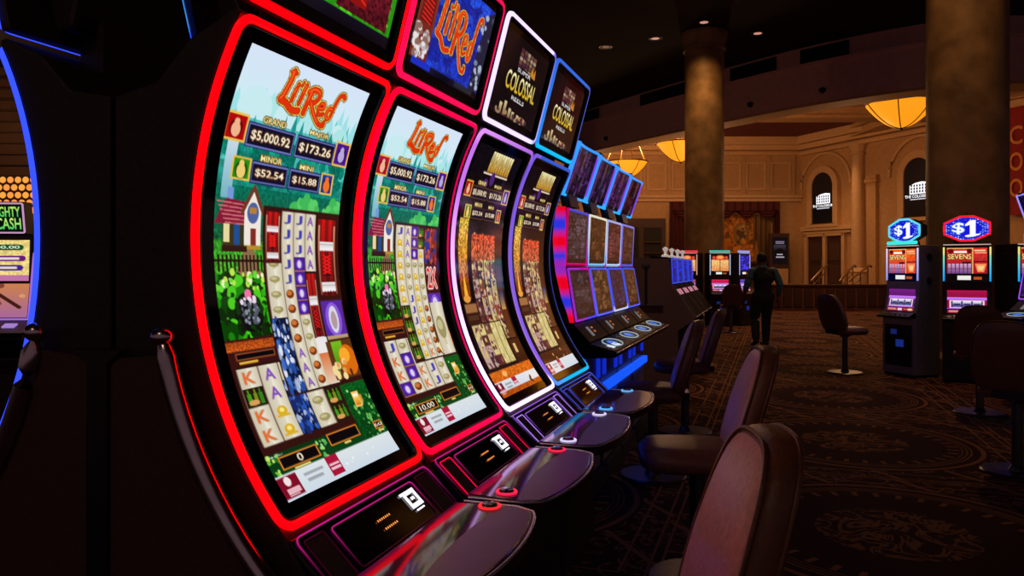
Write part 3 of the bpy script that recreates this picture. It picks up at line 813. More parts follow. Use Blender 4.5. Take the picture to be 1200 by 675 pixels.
    m = MB().box((.272, 0, .70), (.012, .56, .016), col=under); m.build('under_deck_light', M['ledsoft'], t, art=True)
    return t

print('art...')
ME_FOREST = main_screen_mesh(forest_art()); ME_FOREST_B = main_screen_mesh(forest_art(1))
ME_GOLDA = main_screen_mesh(gold_art_a()); ME_GOLDB = main_screen_mesh(gold_art_b())
ME_TGREEN = top_screen_mesh(top_green_art()); ME_TBLUE = top_screen_mesh(top_blue_art()); ME_TCOL = top_screen_mesh(top_colossal_art())
ME_DARK = main_screen_mesh(dim_art(3, (.05, .05, .09), 60)); ME_TDARK = top_screen_mesh(dim_art(4, (.05, .05, .09), 60))

RED = (3.2, .0, .004); PINK = (1., .0, .055); WHITE = (.95, .75, 1.0); VIOL = (.62, .16, 1.); BLUE = (.03, .10, .95); CYAN = (.02, .50, 1.); LBLUE = (.06, .28, 1.)
def c_red(a, b): return RED
def c_pink(a, b): return mix((3.2, .0, .035), (.8, .0, .10), a)
def c_pinktop(a, b): return mix((1.5, .005, .09), (.9, .005, .09), a)
def c_white(a, b):
    if b > .97: return mix((.80, .30, 1.), (.38, .12, .75), a)
    if a < .1: return mix((1.9, 1.1, 2.6), (.60, .18, .90), (b - .2) * 1.7)
    if b < .03: return (1.7, 1.1, 1.9)
    return mix((.45, .20, .85), (.12, .05, .35), b)
def c_whitetop(a, b):
    if a > .93: return mix((.55, .50, 1.2), (.16, .15, .8), b)
    return (1.0, .85, 1.5)
def c_blue(a, b):
    if b < .03: return mix((.10, .30, 1.), (.0, .50, 1.), a * 3)
    if a < .1: return mix((.25, .12, .85), (.20, .11, .75), b)
    if b > .97: return (.03, .10, .62)
    return (.02, .035, .25)
def c_bluetop(a, b):
    if b < .03: return (.0, .52, 1.)
    if a > .9: return (.05, .10, .55)
    return mix((.02, .28, .95), (.03, .14, .75), b)
def c_deepblue(a, b): return (.045, .10, 1.6)
def c_skytop(a, b): return (.02, .08, .9) if b < .5 else (.06, .28, .95)

ROWX, P0 = -1.2, 1.711
MAG = (.55, .01, .22)
G1 = 'curved slot machines in the near row'
curved_machine('nearest curved slot machine, pure red light frame, cottage and forest screen, green top screen', ROWX, P0, 0, ME_FOREST, ME_TGREEN, c_red, c_red, MAG, (.02, .0, .006), (1., .02, .03), G1)
curved_machine('second curved slot machine, pinkish red frame, forest screen under a blue top screen', ROWX, P0 + .706, 0, ME_FOREST_B, ME_TBLUE, c_pink, c_pinktop, MAG, (.85, .0, .05), (1., .02, .08), G1)
curved_machine('curved slot machine with white-violet light frame and orange strip at its screen foot', ROWX, P0 + 2 * .706 + .022, 0, ME_GOLDA, ME_TCOL, c_white, c_whitetop, (.30, .10, .75), (.45, .22, .95), (.75, .65, 1.), G1)
curved_machine('curved slot machine with blue frame turning cyan at the bottom, last of the near row', ROWX, P0 + 3 * .706 + .024, 0, ME_GOLDB, ME_TCOL, c_blue, c_bluetop, (.06, .10, .75), (.06, .06, .6), (.12, .45, 1.), G1)
G2 = 'curved slot machines backing on to the near row'
OX = 2 * -1.435 - ROWX
curved_machine('blue-edged curved slot machine at far left, back to back with the red one', OX, P0, pi, ME_DARK, ME_TDARK, c_deepblue, c_deepblue, (.02, .04, .5), (.02, .02, .3), (.1, .2, 1.), G2, ring_d=.0028)
curved_machine('slot machine behind the far left one, only a blue sliver of its top frame showing', OX, P0 + .706, pi, ME_DARK, ME_TDARK, c_deepblue, c_skytop, (.02, .04, .5), (.02, .02, .3), (.1, .2, 1.), G2, ring_d=.0028)

# end panel closing the two rows
ep = thing('machine_bank_end', 'dark end face with brown boards and two curved chrome rails closing the near rows', 'end panel', (-1.435, 1.352, 0))
def rail_x(z):        # distance of the rail from the middle, following the screens
    p = asin((z - AZ) / 1.045); return (AX + ROWX + 1.435) - 1.045 * cos(p) if False else (.943 + .235) - (AR + .072) * cos(asin((z - AZ) / (AR + .072)))
zs = [1.318 - i * (1.318 - .56) / 18 for i in range(19)]
side = [(rail_x(z) , z) for z in zs]
for sgn in (-1, 1):
    o = [(sgn * .022, 0), (sgn * .022, 1.262)] + [(sgn * (rail_x(z) - .018), z) for z in zs if z < 1.285] + [(sgn * (rail_x(.56) - .018), 0)]
    MB().prism([(a, b) for a, b in o], -.012, .004).build('brown_board', M['brownpanel'], ep)
    pth = [(sgn * x, -.020, z) for x, z in side]
    r = [.012] + [.022] * (len(pth) - 1)
    pth = [(sgn * (rail_x(1.326) - .004), -.010, 1.332)] + pth; r = [.006] + r
    rl = MB().tube(pth, r, 10).build('chrome_rail', M['chrome'], ep, smooth=60)
    MB().ell((sgn * (rail_x(1.318)), -.02, 1.318), (.026, .024, .022)).build('rail_cap', M['chrome'], rl, smooth=60)
MB().prism([(-.03, 0), (.03, 0), (.03, 1.25), (.075, 1.285), (-.075, 1.285), (-.03, 1.25)], -.022, .0).build('center_post', M['black'], ep, bevel=.003)
# ------------------------------------------------------------------ two-screen slot machines (second bank in the same row)
UP = plane_surf((-.036, 1.495), (-.020, 1.842)); LOW = plane_surf((.035, 1.134), (-.020, 1.463)); HEAD = plane_surf((-.051, 1.936), (.059, 2.257))
def head_surf(y, s):
    p, n = HEAD(y, s); return p - n * (.035 * (1 - (y / .27) ** 2)), n
def strip_col(z):
    cs = [strip_hard(z + d * .012) for d in (-2, -1, 0, 1, 2)]
    return tuple(sum(c[i] for c in cs) / 5 for i in range(3))
def strip_hard(z):
    k = (z - 1.13) / .72
    return (1., .0, .02) if (k < .10 or .24 < k < .42 or .62 < k < .78 or k > .93) else ((.75, .0, .25) if .48 < k < .52 else (.03, .04, .85))

def dual_machine(label, x, y, rz, seed, hues, cols, group, strip=None):
    t = thing('two_screen_slot_machine', label, 'slot machine', (x, y, 0), rz, group)
    edge = [(-.085, 1.862), (-.105, 1.75), (-.112, 1.651), (-.106, 1.55), (-.095, 1.447), (-.07, 1.34), (-.055, 1.276), (-.02, 1.19), (0, 1.118)]
    prof = [(.06, 0), (.06, .90), (.0, 1.0)] + edge[::-1] + [(-.23, 1.88), (-.23, 0)]
    MB().prism(prof, -.30, .30).build('cabinet', M['black'], t, bevel=.005)
    # screen body standing proud of the curved cabinet
    sb = [(-.028, 1.848), (-.042, 1.49), (-.026, 1.47), (.030, 1.128), (.0, 1.118)] + edge[::-1]
    MB().prism(sb, -.285, .285).build('screen_housing', M['gloss'], t)
    def scr(name, surf, art, m=.028):
        me = art.mesh(name, lambda a, tt: (lambda q: q[0] + q[1] * .004)(surf(-.262 + .524 * a, surf.length - .012 + (.024 - surf.length) * tt)), M['screendim']); put_mesh(name, me, t)
    dk_ = lambda c: tuple(x * .8 for x in c)
    scr('upper_screen', UP, dim_art(seed, dk_(hues[0]))); scr('lower_screen', LOW, dim_art(seed + 50, dk_(hues[1])))
    for nm, sf, c in (('upper_light_frame', UP, cols[0]), ('lower_light_frame', LOW, cols[1])):
        m = MB(); light_ring(m, sf, -.278, .278, 0, sf.length, .012, .013, -.01, .007, c); m.build(nm, M['ledsoft'], t, art=True, smooth=50)
    # side light strips
    for sgn in (-1, 1):
        m = MB(); vs = []; cs = []; zz = [1.125 + .73 * i / 40 for i in range(41)]
        def ex(z):
            for (x0, z0), (x1, z1) in zip(edge, edge[1:]):
                if z1 <= z <= z0: return x0 + (x1 - x0) * (z - z0) / (z1 - z0)
            return edge[0][0]
        for z in zz:
            xx = ex(z); fx = min(-.02 + .0 if z > 1.47 else -.02 + (1.47 - z) * .16, .035) - .012
            for q in ((xx - .006, sgn * .284), (xx - .006, sgn * .298), ((xx + fx) / 2, sgn * .303), (fx, sgn * .298), (fx, sgn * .284)):
                vs.append((q[0], q[1], z)); cs.append((strip or strip_col)(z))
        fs = [(i * 5 + k, i * 5 + (k + 1) % 5, (i + 1) * 5 + (k + 1) % 5, (i + 1) * 5 + k) for i in range(40) for k in range(5)] + [(0, 1, 2, 3, 4), tuple(range(200, 205))]
        m.add(vs, fs, 0, cs); m.build('side_light_strip', M['stripgloss'], t, art=True, smooth=50)
    # concave head display
    hd = MB(); n = 10
    for d, in ((-.004,), (-.055,)):
        hd.v += [tuple(head_surf(-.275 + .55 * i / n, s)[0] + HEAD(0, 0)[1] * d) for s in (0, HEAD.length) for i in range(n + 1)]
    hd.c = [(1, 1, 1)] * len(hd.v); k = n + 1
    for i in range(n):
        for a, b in ((0, k), (2 * k, 3 * k), (0, 2 * k), (k, 3 * k)):
            hd.f.append((a + i, a + i + 1, b + i + 1, b + i))
    hd.f += [(0, k, 3 * k, 2 * k), (n, k + n, 3 * k + n, 2 * k + n)]; hd.mi = [0] * len(hd.f)
    h = hd.build('head_display', M['black'], t)
    me = dim_art(seed + 90, hues[2], 100).mesh('head_screen', lambda a, tt: (lambda q: q[0] + q[1] * .001)(head_surf(-.262 + .524 * a, HEAD.length - .014 + (.028 - HEAD.length) * tt)), M['screendim']); put_mesh('head_screen', me, h)
    m = MB(); light_ring(m, head_surf, -.275, .275, 0, HEAD.length, .01, .016, -.02, .008, cols[2]); m.build('head_light_frame', M['led2'], h, art=True, smooth=50)
    MB().prism([(-.10, 1.87), (-.04, 1.87), (-.06, 1.95), (-.12, 1.95)], -.12, .12).build('head_bracket', M['black'], t)
    MB().prism([(.04, 2.262), (.062, 2.262), (.05, 2.285), (.03, 2.285)], -.26, -.20).build('head_camera', M['black'], h)
    # slope and button deck
    pn = MB().prism([(.02, 1.118), (.125, 1.006), (.06, .97), (.0, 1.08)], -.297, .297).build('player_panel', M['satin'], t, bevel=.004)
    pf = plane_surf((.02, 1.118), (.125, 1.006), .003)
    m = MB()
    for y0, y1, q0, q1 in ((-.12, -.05, .3, .8),): g = surf_patch(pf, y0, y1, q0 * pf.length, q1 * pf.length, 1, 1); m.add(g.v, g.f)
    m.build('card_slot', M['greybit'], pn, recalc=False)
    m = MB()
    for q in (.35, .55): g = surf_patch(pf, .0, .05, q * pf.length, (q + .1) * pf.length, 1, 1); m.add(g.v, g.f)
    m.build('dot_matrix', M['orangedim'], pn, recalc=False)
    dk = MB().prism([(.11, 1.0), (.285, .957), (.300, .94), (.285, .915), (.06, .90), (.05, .98)], -.300, .300).build('button_deck', M['satin'], t, bevel=.006)
    df = plane_surf((.11, 1.0), (.285, .957), .002)
    MB().tube([(.298, -.298, .947), (.298, .298, .947)], .004, 8).build('deck_rim', M['chrome'], dk, smooth=60)
    if seed == 1:
        for y0, y1 in ((-.20, -.12), (-.05, .06)):
            surf_patch(df, y0, y1, .10, .15, 1, 1).build('white_button', M['whitebtn'], dk, recalc=False)
    m = MB(); P = [df(.03 + .17 * cos(2 * pi * k / 32), .095 + .062 * sin(2 * pi * k / 32)) for k in range(32)]
    m.tube([p + n * .002 for p, n in P], .004, 6, True, col=(.30, .38, .42)); m.build('deck_ring', M['ledsoft'], dk, art=True, smooth=60)
    m = MB(); P = [tuple(df(.03 + .075 * cos(2 * pi * k / 24), .09 + .035 * sin(2 * pi * k / 24))[0]) for k in range(24)]
    m.add(P, [tuple(range(24))], 0, (.03, .16, .75)); m.build('blue_button', M['ledsoft'], dk, art=True, recalc=False)
    # base with blue lights under the deck
    ld = MB().box((.066, 0, .34), (.012, .50, .46)).build('lower_door', M['doorgrey'], t, bevel=.003)
    for sgn in (-1, 1):
        MB().box((.068, sgn * .21, .80), (.014, .075, .17), col=(.004, .02, .50)).build('base_light', M['ledsoft'], t, art=True)
    MB().prism([(.06, .10), (.10, .10), (.12, .0), (.06, 0)], -.297, .297).build('foot_step', M['blackrough'], t, bevel=.004)
    MB().box((.085, 0, .635), (.040, .58, .055), col=(.006, .10, 1.1)).build('step_light', M['ledsoft'], t, art=True)
    return t

M['dull'] = mat('dull_black', (.007, .005, .005), .7, spec=.08)
M['satin'] = mat('satin_black', (.006, .005, .006), .45, spec=.25)
M['stripgloss'] = attr_emit('glossy_side_light', .85, .15, .6)
M['led2'] = attr_emit('cyan_light_strip', 1.3, .4, .3)
M['greybit'] = mat('grey_reader', (.3, .3, .32), .4, emit=(.5, .5, .55), strength=.25)
M['orangedim'] = mat('dim_orange_dots', (.3, .1, .0), .4, emit=(1., .25, .05), strength=.45)
BL = (.03, .05, .80); PK = (.75, .02, .30); PALE = (.42, .55, .95)
def k_(c): return lambda a, b: c
def kv(c0, c1): return lambda a, b: mix(c0, c1, b)
def head_c(a, b): return (.02, .34, .95) if b < .04 else ((.03, .26, .95) if a < .5 or b > .96 else (.16, .05, .60))
B2 = 4.66 + .31; G3 = 'two-screen slot machines in the second bank'
lab = ['two-screen slot machine with red and blue striped side strip, first of the second bank',
       'two-screen slot machine with pale cream light around its upper screen, second of the second bank',
       'two-screen slot machine third in the second bank, blue frames, reddish upper screen',
       'two-screen slot machine at the far end of the second bank, beside the brown end board']
spec = [(1, [(.20, .17, .20), (.16, .14, .16), (.13, .07, .17)], [lambda a, b: (.55, .0, .10) if b < .04 or a < .05 else mix((.45, .03, .30), (.06, .06, .6), b), lambda a, b: mix((.06, .05, .8), (.5, .0, .35), b if a > .5 else .6), head_c]),
        (2, [(.24, .16, .10), (.26, .19, .12), (.10, .06, .15)], [lambda a, b: mix((.20, .50, .85), (.75, .72, .55), b), kv((.10, .12, .9), (.06, .10, .75)), head_c]),
        (3, [(.26, .13, .15), (.10, .10, .20), (.16, .07, .18)], [lambda a, b: mix((.45, .62, .95), (.35, .40, .8), b), lambda a, b: (.55, .6, 1.) if b < .04 else (.05, .08, .8), head_c]),
        (4, [(.20, .13, .12), (.24, .17, .12), (.14, .05, .07)], [kv((.08, .10, .7), (.22, .2, .75)), kv((.08, .10, .8), (.05, .08, .6)), head_c])]
for i, (sd, hu, co) in enumerate(spec):
    dual_machine(lab[i], ROWX, B2 + .62 * i, 0, sd, hu, co, G3)

# ------------------------------------------------------------------ far bank, seen from its brown end
def far_machine(label, x, y, rz, col, group, seed):
    t = thing('low_slot_machine', label, 'slot machine', (x, y, 0), rz, group)
    MB().prism([(-.25, 0), (.10, 0), (.10, .70), (.30, .84), (.31, .87), (.02, 1.26), (-.0, 1.60), (-.25, 1.62)], -.30, .30).build('cabinet', M['dull'], t, bevel=.005)
    sf = plane_surf((.018, 1.28), (.002, 1.585), .004)
    me = dim_art(seed, (.04, .08, .45), 60).mesh('screen', lambda a, tt: sf(-.27 + .54 * a, sf.length * (1 - tt))[0], M['screendim']); put_mesh('screen', me, t)
    m = MB(); light_ring(m, sf, -.285, .285, 0, sf.length, .01, .018, 0, .012, k_(col)); m.build('light_frame', M['ledsoft'], t, art=True)
    pf = plane_surf((.29, .897), (.045, 1.226), .006); m = MB()
    for k in range(4):
        q = MB(); g = surf_patch(pf, -.22 + k * .12, -.14 + k * .12, .30, .38, 1, 1); m.add(g.v, g.f, 0, (.6, .08, .20) if k % 2 else (.55, .35, .45))
    m.build('button_row', M['ledsoft'], t, art=True, recalc=False)
    MB().tube([(.312, -.28, .865), (.312, .28, .865)], .010, 8).build('deck_rim', M['chrome'], t, smooth=60)
    tp = MB().lathe([(.05, 0), (.05, .02), (.018, .03), (.018, .07), (.035, .09), (.035, .11), (.0, .13)], (-.10, 0, 1.615), 16).build('chrome_topper', M['chromeglint'], t, smooth=50)
    return t
M['chromeglint'] = mat('chrome_with_glint_glow', (.7, .66, .62), .2, .3, emit=(.9, .75, .7), strength=.4)  # chrome with glints put in as emission, not a lamp
Y3 = 9.62
for i in range(4):
    far_machine(['low slot machine nearest the brown end board, blue-lit screen seen edge on', 'low blue-lit slot machine second from the brown end board',
                 'low blue-lit slot machine third from the brown end board', 'low blue-lit slot machine farthest from the brown end board'][i], ROWX, Y3 + .33 + i * .66, 0, (.03, .06, .6), 'low slot machines in the far bank', 20 + i)
e3 = thing('far_bank_end', 'brown end board with a dark middle post closing the far bank', 'end panel', (-1.47, Y3, 0))
MB().prism([(-.28, 0), (.37, 0), (.37, .70), (.57, .84), (.58, .87), (.30, 1.26), (.26, 1.585), (-.28, 1.60), (-.50, 1.60), (-.55, 0)], -.03, 0).build('board', M['darkbox'], e3)
MB().box((-.02, -.038, 1.24), (.030, .014, .50)).build('middle_post', M['black'], e3)
MB().prism([(-.07, 1.52), (.03, 1.52), (.0, 1.47), (-.04, 1.47)], -.045, -.03).build('post_cap', M['steel'], e3)
MB().box((.02, -.05, 1.005), (.34, .04, .018)).build('ledge', M['steel'], e3, bevel=.003)

# the far bank's chrome toppers glow to imitate sparkles
# ------------------------------------------------------------------ upright reel machines in rings around the stone columns
def upright(label, x, y, rz, group, top, sign=None, edge=None, low=(.60, .05, .25), cab='darkcab', blue=.5, tall=1.78):
    """front on the +x side at x = 0, cabinet going back"""
    t = thing('upright_slot_machine', label, 'slot machine', (x, y, 0), rz, group)
    w = .275
    MB().prism([(0, .03), (.0, .80), (-.02, .86), (-.07, 1.08), (-.07, tall), (-.44, tall), (-.44, .03)], -w, w).build('cabinet', M[cab], t, bevel=.008)
    MB().box((-.22, 0, .02), (.40, .52, .04)).build('plinth', M['blackrough'], t)
    MB().prism([(-.074, tall - .015), (-.066, tall - .015), (-.066, 1.29), (-.074, 1.29)], -.262, .262).build('face_glass', M['gloss'], t)
    tw, b = .225, 1.40
    me = top.mesh('top_screen', lambda a, tt: Vector((-.063, -tw + 2 * tw * a, tall - .05 + (b - tall + .05) * tt)), M['screen']); put_mesh('top_screen', me, t)
    m = MB()
    for sgn in (-1, 1):
        zz = [1.30 + (tall - .04 - 1.30) * i / 12 for i in range(13)]
        m.rectsweep([(Vector((-.066, sgn * .258, z)), Vector((1, 0, 0)), Vector((0, 1, 0))) for z in zz], .020, 0, .014, False, lambda k: (edge or (lambda q: (.5, .6, 1.)))(k))
    m.build('edge_light', M['ledsoft'], t, art=True)
    MB().box((-.068, 0, tall - .008), (.02, .53, .012), col=(.55, .40, .36)).build('top_light', M['ledsoft'], t, art=True)
    MB().box((-.064, -.03, 1.345), (.012, .15, .055), col=(.85, .85, .80)).build('bill_light', M['ledsoft'], t, art=True)
    MB().box((-.064, .12, 1.34), (.012, .09, .035), col=(.50, .08, .01)).build('credit_meter', M['ledsoft'], t, art=True)
    rs = plane_surf((-.022, .885), (-.068, 1.075), .006)
    me = reels_art(low).mesh('reel_window', lambda a, tt: rs(-.22 + .44 * a, rs.length * (1.02 - .72 * tt))[0], M['screen']); put_mesh('reel_window', me, t)
    me = paytable_art().mesh('belly_glass', lambda a, tt: rs(-.22 + .44 * a, rs.length * (.24 - .22 * tt))[0], M['screendim']); put_mesh('belly_glass', me, t)
    rs2 = plane_surf((-.068, 1.075), (-.068, 1.29), .004)
    me = Art(60, 20, low, 1); me.grad(0, 0, 1, .5, tuple(min(1, x * 1.2) for x in low), low); me.rect(0, .85, 1, 1, (.8, .5, 1.))
    m2 = me.mesh('reel_surround', lambda a, tt: rs2(-.22 + .44 * a, rs2.length * (.5 - .5 * tt))[0], M['screendim']); put_mesh('reel_surround', m2, t)
    dk = MB().prism([(-.02, .80), (.10, .79), (.11, .82), (.02, .868), (-.02, .868)], -w, w).build('button_deck', M['black'], t, bevel=.004)
    for k in range(5): MB().lathe([(.001, .014), (.016, .012), (.018, 0)], (.055, -.16 + k * .08, .846), 12).build('deck_button', M['whitedim'], dk, smooth=50)
    bd = MB().box((.004, 0, .42), (.012, .44, .56)).build('belly_door', M['black'], t, bevel=.004)
    g = MB(); g.box((.012, -.07, .60), (.004, .10, .07), col=(.006, .014, .10)); g.box((.012, .03, .45), (.004, .13, .10), col=(.006, .02, .34 * blue)); g.build('belly_lamp', M['ledsoft'], bd, art=True)
    for sgn in (-1, 1):
        for z in (1.62, 1.30):
            MB().lathe([(.001, .004), (.045, .004), (.05, 0)], n=20).xf(Matrix.Translation((-.25, sgn * w, z)) @ Matrix.Rotation(-sgn * pi / 2, 4, 'X')).build('speaker', M['blackrough'], t)
    if sign == 'hex':
        sg = sign_hex(t, tall); 
    return t

def sign_hex(t, tall, rim=(1., .01, .03), bar=None):
    a, h, z0 = .255, .155, tall + .20
    o = [(-a, z0 - h * .45), (0 - a * .30, z0 - h), (a * .30, z0 - h), (a, z0 - h * .45), (a, z0 + h * .45), (a * .30, z0 + h), (-a * .30, z0 + h), (-a, z0 + h * .45)]
    bx = MB().prism(o, -.24, -.10, 'x').build('dollar_sign_box', M['black'], t, bevel=.006)
    me = ME_DOLLAR.copy() if False else ME_DOLLAR
    put_mesh('dollar_sign_face', me, bx).location = (0, 0, tall - 1.78)
    m = MB(); pts = [Vector((-.098, p[0], p[1])) for p in o]; path = []
    for i in range(8):
        p, q = pts[i], pts[(i + 1) % 8]
        path += [p.lerp(q, k / 4) for k in range(4)]
    m.tube(path, .014, 8, True, col=rim); m.build('sign_tube', M['led'], bx, art=True, smooth=50)
    MB().box((-.17, 0, tall + .03), (.10, .30, .05)).build('sign_foot', M['black'], bx)
    MB().tube([(-.17, .0, z0 + h), (-.17, 0, z0 + h + .06)], .008, 8).build('sign_lamp', M['steel'], bx)
    return bx

M['whitedim'] = mat('dull_button', (.35, .33, .36), .4)
def dollar_mesh():
    A = dollar_art(); a, h, z0 = .243, .147, 1.98
    def f(u, v):
        yy = -1 + 2 * u; zz = 1 - 2 * v
        # clip the picture to the eight-sided face
        lim = h * (1 if abs(yy) < .3 else 1 - .55 * (abs(yy) - .3) / .7)
        return Vector((-.099, a * yy, z0 + lim * zz))
    return A.mesh('dollar_sign_face', f, M['screen'])
ME_DOLLAR = dollar_mesh()

def ring(cx_, cy_, deg):
    """spot in a ring of radius 1.25 round a column at plan (cx, cy), deg measured from the side nearest the hall entrance, positive to the right"""
    n = math.hypot(cx_, cy_); b = atan2(-cy_, -cx_) + radians(deg)
    px, pd = cx_ + 1.25 * cos(b), cy_ + 1.25 * sin(b)
    return plan(px, pd), b + YAW
C2 = (6.455, 10.9); C1 = (5.16, 20.6)
def rainbow(k):
    return mix((.8, .5, .9), (.9, .8, .2), k * 2) if k > .75 else (mix((.05, .5, .9), (.3, .8, .3), (k - .3) * 2.2) if k > .3 else mix((.0, .35, .9), (.05, .5, .9), k * 3))
G4 = 'upright reel machines around the near column'
(xx, yy), b = ring(*C2, 0); mB = upright('upright reel machine below a red-rimmed $1 sign, facing out from the near stone column', xx, yy, b, G4, sevens_art(), edge=rainbow)
sign_hex(mB, 1.78)
(xx, yy), b = ring(*C2, -40); mA = upright('upright reel machine below a cyan-rimmed $1 sign, left of the near column', xx, yy, b, G4, sevens_art(True), edge=lambda k: mix((.25, .3, .9), (.85, .7, .9), k), low=(.40, .10, .45), cab='greycab')
bx = sign_hex(mA, 1.78, (.10, .75, .95)); MB().tube([(-.06, -.24, 1.815), (-.06, .24, 1.815)], .024, 10, col=(.03, .65, .60)).build('cyan_light_bar', M['led2'], mA, art=True, smooth=60)
MB().tube([(-.30, -.27, 2.02), (-.28, -.30, 1.92), (-.22, -.30, 1.85), (-.12, -.29, 1.80)], .016, 8, col=(.02, .5, .06)).build('green_light_curve', M['ledsoft'], mA, art=True, smooth=60)
MB().tube([(-.34, -.27, 2.06), (-.33, -.30, 1.96), (-.30, -.30, 1.88)], .014, 8, col=(.5, .02, .01)).build('red_light_curve', M['ledsoft'], mA, art=True, smooth=60)
(xx, yy), b = ring(*C2, 40); upright('upright reel machine right of the near column, mostly showing its dark side', xx, yy, b, G4, sevens_art(), edge=rainbow)
G5 = 'upright reel machines around the far column'
for dg, lb, bar, ed, low in ((-21, 'upright reel machine with a red light bar on top, left of the far column', (.9, .03, .05), lambda k: (.75, .35, .25), (.55, .30, .40)),
                             (19, 'upright reel machine with a green light bar on top, before the far column', (.05, .45, .36), lambda k: (.45, .55, .75), (.75, .10, .25)),
                             (58, 'upright reel machine turned sideways right of the far column beside the walking person', (.25, .35, .9), lambda k: (.35, .40, .9), (.35, .25, .65))):
    (xx, yy), b = ring(*C1, dg)
    t = upright(lb, xx, yy, b, G5, fruit_art() if dg < 50 else dim_art(77, (.15, .12, .5), 60), edge=ed, low=low, tall=1.86)
    MB().tube([(-.09, -.26, 1.895), (-.09, .26, 1.895)], .030, 10, col=bar).build('top_light_bar', M['ledsoft'], t, art=True, smooth=60)
    MB().lathe([(.02, 0), (.02, .06), (.0, .07)], (-.2, 0, 1.86), 10).build('service_lamp', M['steel'], t)

# right-hand edge machine with violet strip
G6 = None
pc = plan(5.53, 8.1)
dual_machine('slot machine with violet light strip cut by the right edge of the picture', pc[0], pc[1], pi + .20, 6, [(.30, .06, .08), (.16, .10, .30), (.06, .04, .14)],
             [k_((.30, .08, .75)), k_((.35, .08, .85)), k_((.25, .22, .8))], None, strip=lambda z: (.30, .05, .80))

# machine glimpsed at the left edge
px = plan(-3.56, 5.2)
mt = thing('video_slot_machine', 'video slot machine with green lettered sign glimpsed at the left edge of the picture', 'slot machine', (px[0], px[1], 0), YAW - pi / 2 + .05)
MB().prism([(0, 0), (0, .75), (.06, .85), (-.04, 1.12), (-.07, 1.70), (-.40, 1.70), (-.40, 0)], -.33, .33).build('cabinet', M['darkcab'], mt, bevel=.006)
sg = MB().prism([(-.05, 1.70), (-.02, 1.92), (-.12, 1.92), (-.14, 1.70)], -.075, .235).build('sign_box', M['black'], mt, bevel=.004)
sf = plane_surf((-.05, 1.715), (-.022, 1.905), .004)
put_mesh('sign_face', mighty_sign_art().mesh('sign_face', lambda a, t_: sf(-.062 + .285 * a, sf.length * (1 - t_))[0], M['screen']), sg)
m = MB(); light_ring(m, sf, -.068, .229, -.004, sf.length + .004, .01, .010, 0, .010, lambda a, b: (.55, .30, .50)); m.build('sign_tube', M['ledsoft'], sg, art=True)
sf2 = plane_surf((-.058, 1.38), (-.070, 1.66), .006)
put_mesh('upper_screen', mighty_art().mesh('upper_screen', lambda a, t_: sf2(-.30 + .55 * a, sf2.length * (1 - t_))[0], M['screen']), mt)
sf3 = plane_surf((-.022, 1.13), (-.055, 1.36), .010)
put_mesh('lower_screen', mighty_low_art().mesh('lower_screen', lambda a, t_: sf3(-.30 + .56 * a, sf3.length * (1 - t_))[0], M['screen']), mt)
m = MB(); light_ring(m, sf3, -.31, .275, -.012, sf3.length + .3, .01, .012, 0, .012, lambda a, b: (.35, .15, .65)); m.build('screen_light', M['ledsoft'], mt, art=True)
dk = MB().prism([(-.03, 1.12), (.16, 1.04), (.18, 1.0), (.05, .86), (-.03, .9)], -.33, .33).build('button_deck', M['black'], mt, bevel=.005)
for k in range(4): MB().box((.08, -.22 + k * .14, 1.083), (.05, .08, .01), ry=.4, col=(.35, .2, .6)).build('deck_button', M['ledsoft'], dk, art=True)
